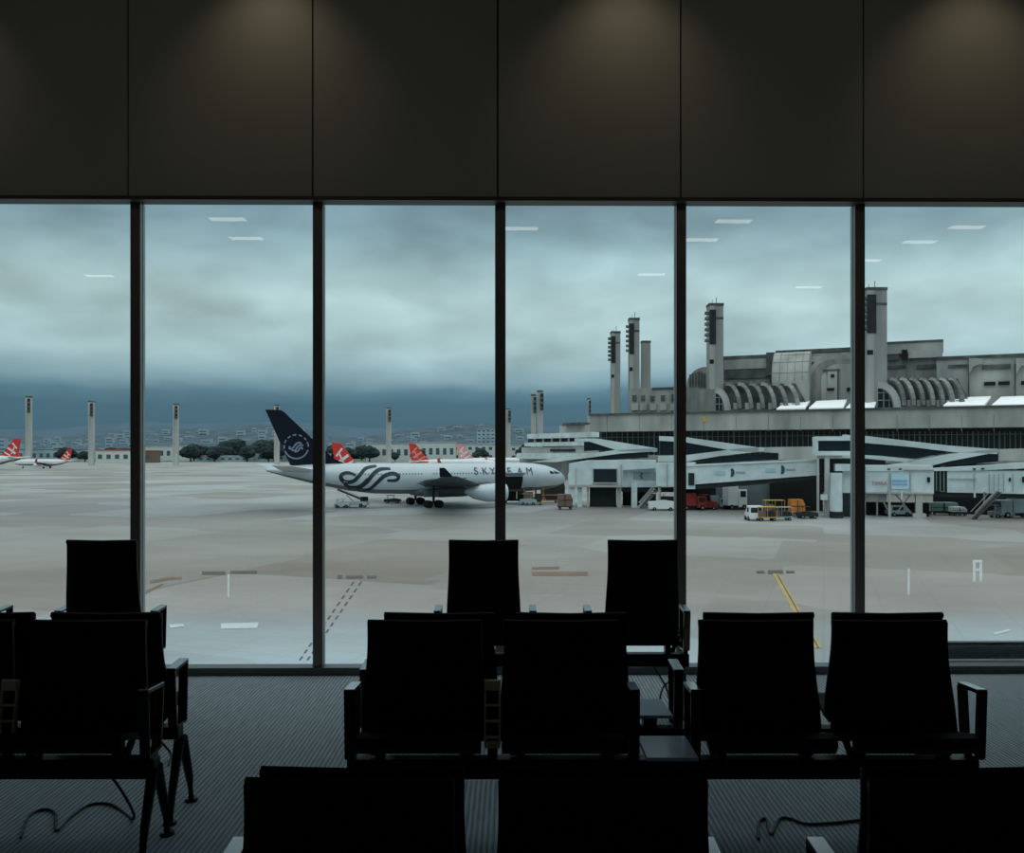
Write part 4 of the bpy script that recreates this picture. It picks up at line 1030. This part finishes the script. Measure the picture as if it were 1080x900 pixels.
vehicle('service_car','pale small car below the blue advert',947,544.5,3.4,1.7,GREYTX,'van')
vehicle('tank_trailer','grey-green tank unit beyond the last pane',994,543,4.6,2.0,GRN,'dolly')
vehicle('equipment_box','white equipment box right of the tank unit',1010,544,2.2,1.4,WPAINT,'dolly')
vehicle('ramp_truck','pale ramp truck at the right edge beside the stair',1071,546,5.4,3.4,GREYTX,'truck',rz=math.pi)
vehicle('flatbed_truck','low grey vehicle near the foot of the right stair',1056,546,3.4,1.9,CONCD,'tug')

# ------------------------------------------------------------------ far buildings, trees, hills
def building(name,label,px0,px1,top,D,m,windows=True,roof=None,dep=20,group=None,flo=3):
    X0=(px0-CX)/F_PX*D; X1=(px1-CX)/F_PX*D; zt=EYE+(HY-top)/F_PX*D
    t=thing(name,label,'building',((X0+X1)/2,D,APRON),0,group); w=(X1-X0)/2; H=zt-APRON
    mb=MB(); mb.box(-w,w,0,dep,0,H,m); mb.build('walls',t)
    if windows:
        mb=MB(); n=max(2,int(w*2/7))
        for i in range(n):
            for j in range(flo): x=-w+(i+.25)*(2*w/n); z=H*(j+.35)/flo; mb.box(x,x+w*1.0/n,-.1,0,z,z+H*.35/flo,CWIN)
        mb.build('windows',t)
    mb=MB(); mb.box(-w-.5,w+.5,-.6,dep+.5,H,H+.8,roof or CONCL); mb.build('roof',t)
    return t
building('hangar','low pale building with a red roof left of the first mullion',101,137,475.5,760,WHB,roof=REDROOF,flo=1)
building('hangar','low red-roofed shed just behind the first mullion',128,160,476,800,BRN,roof=REDROOF,flo=1)
building('warehouse','low teal-roofed building near the left edge',18,98,474.5,900,CITY,roof=GRN,flo=1)
building('warehouse','long low white building between the first two light towers',152,196,471,1000,WHB,flo=1)
building('warehouse','small pale shed right of the dark trees',208,262,481.5,880,CITY,flo=1)
building('warehouse','long low building behind the navy tail',255,345,479.5,900,CITY,flo=1)
building('warehouse','large white warehouse right of the red tail',386,432,468.5,900,WHB,flo=1)
building('warehouse','second white warehouse left of the pale red tail',436,480,467,950,WHB,flo=1)
building('warehouse','third white warehouse beside the middle mullion',478,528,469,980,WHB,flo=2)
building('apartment_tower','pale high-rise slab left of the middle mullion',503,522,453,1500,CITY,flo=8)
building('warehouse','white building behind the wing of the low terminal',538,560,470,1000,WHB,flo=2)
# city blocks climbing the hills
def ridge_h(px):
    b=457+3*math.sin(px*.021)+2*math.sin(px*.053+1)
    b-=9*math.exp(-((px-285)/45)**2); b-=9*math.exp(-((px-490)/45)**2); b-=6*math.exp(-((px-130)/28)**2)
    b+=3*math.exp(-((px-60)/50)**2)
    return b
pr_b=thing('city_building','small hazy pale building among many on the distant hillside','building',(0,0,0),0,'hazy buildings on the hillside')
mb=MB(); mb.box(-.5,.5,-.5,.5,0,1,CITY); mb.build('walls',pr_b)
mb=MB()
for j in range(3): mb.box(-.38,.38,-.51,-.5,.2+.25*j,.3+.25*j,CWIN)
mb.build('windows',pr_b)
first=True
used=[]
for i in range(420):
    px=random.uniform(-40,660); rh=ridge_h(px); py=random.uniform(rh+4,478); D=3200-(py-rh)/(480-rh)*1900
    X=(px-CX)/F_PX*D; z=EYE+(HY-py-2)/F_PX*D
    if len(used)>=175 or any(abs(px-a)<5.5 and abs(D-b)<130 for a,b in used): continue
    used.append((px,D))
    w=random.uniform(10,26)*D/2200; h=random.uniform(8,22)*D/2200
    if first: o=pr_b; o.location=(X,D,z-6); first=False
    else: o=dup(pr_b,(X,D,z-6))
    o.scale=(w,w*.6,h+6)
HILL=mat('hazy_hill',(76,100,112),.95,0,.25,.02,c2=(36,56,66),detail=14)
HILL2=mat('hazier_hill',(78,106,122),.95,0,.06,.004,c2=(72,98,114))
mb=MB(); rows=[]
for k,(D,q) in enumerate(((1250,1),(1700,.72),(2400,.36),(3300,0),(3700,.1))):
    row=[]
    for i in range(121):
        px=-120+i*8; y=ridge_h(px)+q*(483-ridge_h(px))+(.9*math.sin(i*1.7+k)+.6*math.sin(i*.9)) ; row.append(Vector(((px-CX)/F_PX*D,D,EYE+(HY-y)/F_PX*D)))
    rows.append(row)
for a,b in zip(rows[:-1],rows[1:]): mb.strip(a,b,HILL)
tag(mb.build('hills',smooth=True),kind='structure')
mb=MB(); D=5200
A=[];B=[]
for i in range(121):
    px=-200+i*12; y=451+2.5*math.sin(px*.013+2)-6*math.exp(-((px-500)/60)**2)-5*math.exp(-((px-300)/70)**2)-4*math.exp(-((px-140)/50)**2)
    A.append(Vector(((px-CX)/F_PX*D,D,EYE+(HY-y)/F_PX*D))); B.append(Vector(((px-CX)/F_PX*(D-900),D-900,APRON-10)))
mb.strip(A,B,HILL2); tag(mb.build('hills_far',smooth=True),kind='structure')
# trees
def tree_proto():
    t=thing('tree','dark green tree in the hazy belt beyond the apron','tree',(0,0,0),0,'dark trees beyond the apron')
    import bmesh
    bm=bmesh.new()
    rr=random.Random(3)
    for (x,y,z,r) in ((0,0,7,4.2),(2.6,.6,6,3),(-2.7,-.4,6.2,3.1),(.8,-1,9,2.8),(-1.2,1,8.6,2.6)):
        ret=bmesh.ops.create_icosphere(bm,subdivisions=3,radius=r,matrix=Matrix.Translation((x,y,z)))
        for v in ret['verts']:
            d=(v.co-Vector((x,y,z))); v.co=Vector((x,y,z))+d*(1+rr.uniform(-.16,.16))
    me=bpy.data.meshes.new('crown'); bm.to_mesh(me); bm.free(); me.materials.append(TREE)
    o=bpy.data.objects.new('crown',me); COL.objects.link(o); o.parent=t
    mb=MB(); mb.tube([(0,0,0),(0,0,5)],[.5,.3],TRUNK,8); mb.build('trunk',t)
    return t
tr0=tree_proto(); firstt=True
spots=[]
for a,b,n,top in ((197,292,13,465),(112,140,5,472),(345,372,4,468),(380,402,6,471),(415,432,4,472),(440,452,3,474),(498,512,4,472),(60,100,7,474),(0,40,5,475),(550,600,7,466),(262,300,5,470)):
    for i in range(n):
        px=a+(b-a)*(i+random.random()*.8)/n; t_=top+random.uniform(-2,7); spots.append((px,t_,(880,960,1040,1110)[len(spots)%4]))
for px,t_,D in spots:
    H=EYE+(HY-t_)/F_PX*D-APRON; loc=((px-CX)/F_PX*D,D,APRON)
    if firstt: o=tr0; o.location=loc; firstt=False
    else: o=dup(tr0,loc)
    s=H/11.6; o.scale=(s*1.5,s*1.1,s); o.rotation_euler=(0,0,random.uniform(0,6))

# ------------------------------------------------------------------ sky
w=bpy.data.worlds.new('overcast'); scn.world=w; w.use_nodes=True; nt=w.node_tree; nt.nodes.clear()
N=nt.nodes.new; L=nt.links.new
out=N('ShaderNodeOutputWorld'); bg=N('ShaderNodeBackground'); L(bg.outputs[0],out.inputs[0])
tc=N('ShaderNodeTexCoord'); sp=N('ShaderNodeSeparateXYZ'); L(tc.outputs['Generated'],sp.inputs[0])
# low-frequency warp of the elevation so bands are uneven
mp=N('ShaderNodeMapping'); mp.inputs['Scale'].default_value=(2.6,2.6,9); mp.inputs['Location'].default_value=(3.1,0,.4); L(tc.outputs['Generated'],mp.inputs[0])
nz=N('ShaderNodeTexNoise'); nz.inputs['Scale'].default_value=1.6; nz.inputs['Detail'].default_value=8; nz.inputs['Roughness'].default_value=.52; nz.inputs['Distortion'].default_value=.3; L(mp.outputs[0],nz.inputs['Vector'])
def math_(op,a,b=None,c=None):
    n=N('ShaderNodeMath'); n.operation=op
    for i,v in enumerate((a,b,c)):
        if v is None: continue
        if isinstance(v,(int,float)): n.inputs[i].default_value=v
        else: L(v,n.inputs[i])
    return n.outputs[0]
nf=math_('SUBTRACT',nz.outputs['Fac'],.5)
zz=math_('MULTIPLY_ADD',nf,.045,sp.outputs['Z'])
ss=math_('POWER',math_('MAXIMUM',zz,0.0001),.5)
cr=N('ShaderNodeValToRGB'); e=cr.color_ramp.elements; cr.color_ramp.interpolation='B_SPLINE' if False else 'LINEAR'
def ve(y):
    t=(HY-y)/F_PX; return (t/math.sqrt(1+t*t))**.5
stops=[(0,(74,104,118)),(ve(455),(76,108,122)),(ve(425),(80,112,128)),(ve(412),(96,130,145)),(ve(400),(138,168,178)),(ve(375),(172,197,201)),(ve(320),(180,204,206)),(ve(280),(160,187,193)),(ve(245),(130,156,166)),(ve(205),(122,148,160)),(.64,(150,170,178)),(.8,(225,236,240)),(1,(255,255,255))]
e[0].position=0; e[0].color=lin(stops[0][1]); e[1].position=1; e[1].color=lin(stops[-1][1])
for p,c in stops[1:-1]:
    q=e.new(p); q.color=lin(c)
L(ss,cr.inputs[0])
# cloud brightness modulation
mp2=N('ShaderNodeMapping'); mp2.inputs['Scale'].default_value=(4.6,4.6,10); mp2.inputs['Location'].default_value=(.7,2,.1); L(tc.outputs['Generated'],mp2.inputs[0])
nz2=N('ShaderNodeTexNoise'); nz2.inputs['Scale'].default_value=2.0; nz2.inputs['Detail'].default_value=9; nz2.inputs['Roughness'].default_value=.45; nz2.inputs['Distortion'].default_value=.15; L(mp2.outputs[0],nz2.inputs['Vector'])
amp=N('ShaderNodeMapRange'); amp.inputs['From Min'].default_value=.05; amp.inputs['From Max'].default_value=.11; amp.inputs['To Min'].default_value=.12; amp.inputs['To Max'].default_value=.85; L(sp.outputs['Z'],amp.inputs['Value'])
fac=math_('MULTIPLY_ADD',math_('MULTIPLY',math_('SUBTRACT',nz2.outputs['Fac'],.5),amp.outputs[0]),1.15,1.0)
# brighter towards the right of the view
az=math_('MULTIPLY_ADD',sp.outputs['X'],.14,1.08); fac=math_('MULTIPLY',fac,az)
# zenith boost lights the ground like a real overcast sky
zb=N('ShaderNodeMapRange'); zb.inputs['From Min'].default_value=.32; zb.inputs['From Max'].default_value=.75; zb.inputs['To Min'].default_value=1; zb.inputs['To Max'].default_value=1.1; L(sp.outputs['Z'],zb.inputs['Value'])
fac=math_('MULTIPLY',fac,zb.outputs[0])
L(cr.outputs[0],bg.inputs['Color']); L(fac,bg.inputs['Strength'])
sun=bpy.data.lights.new('sun','SUN'); sun.energy=.3; sun.angle=math.radians(60); sun.color=(.95,.98,1)
so=bpy.data.objects.new('sun',sun); COL.objects.link(so); so.rotation_euler=(math.radians(38),math.radians(-12),0)
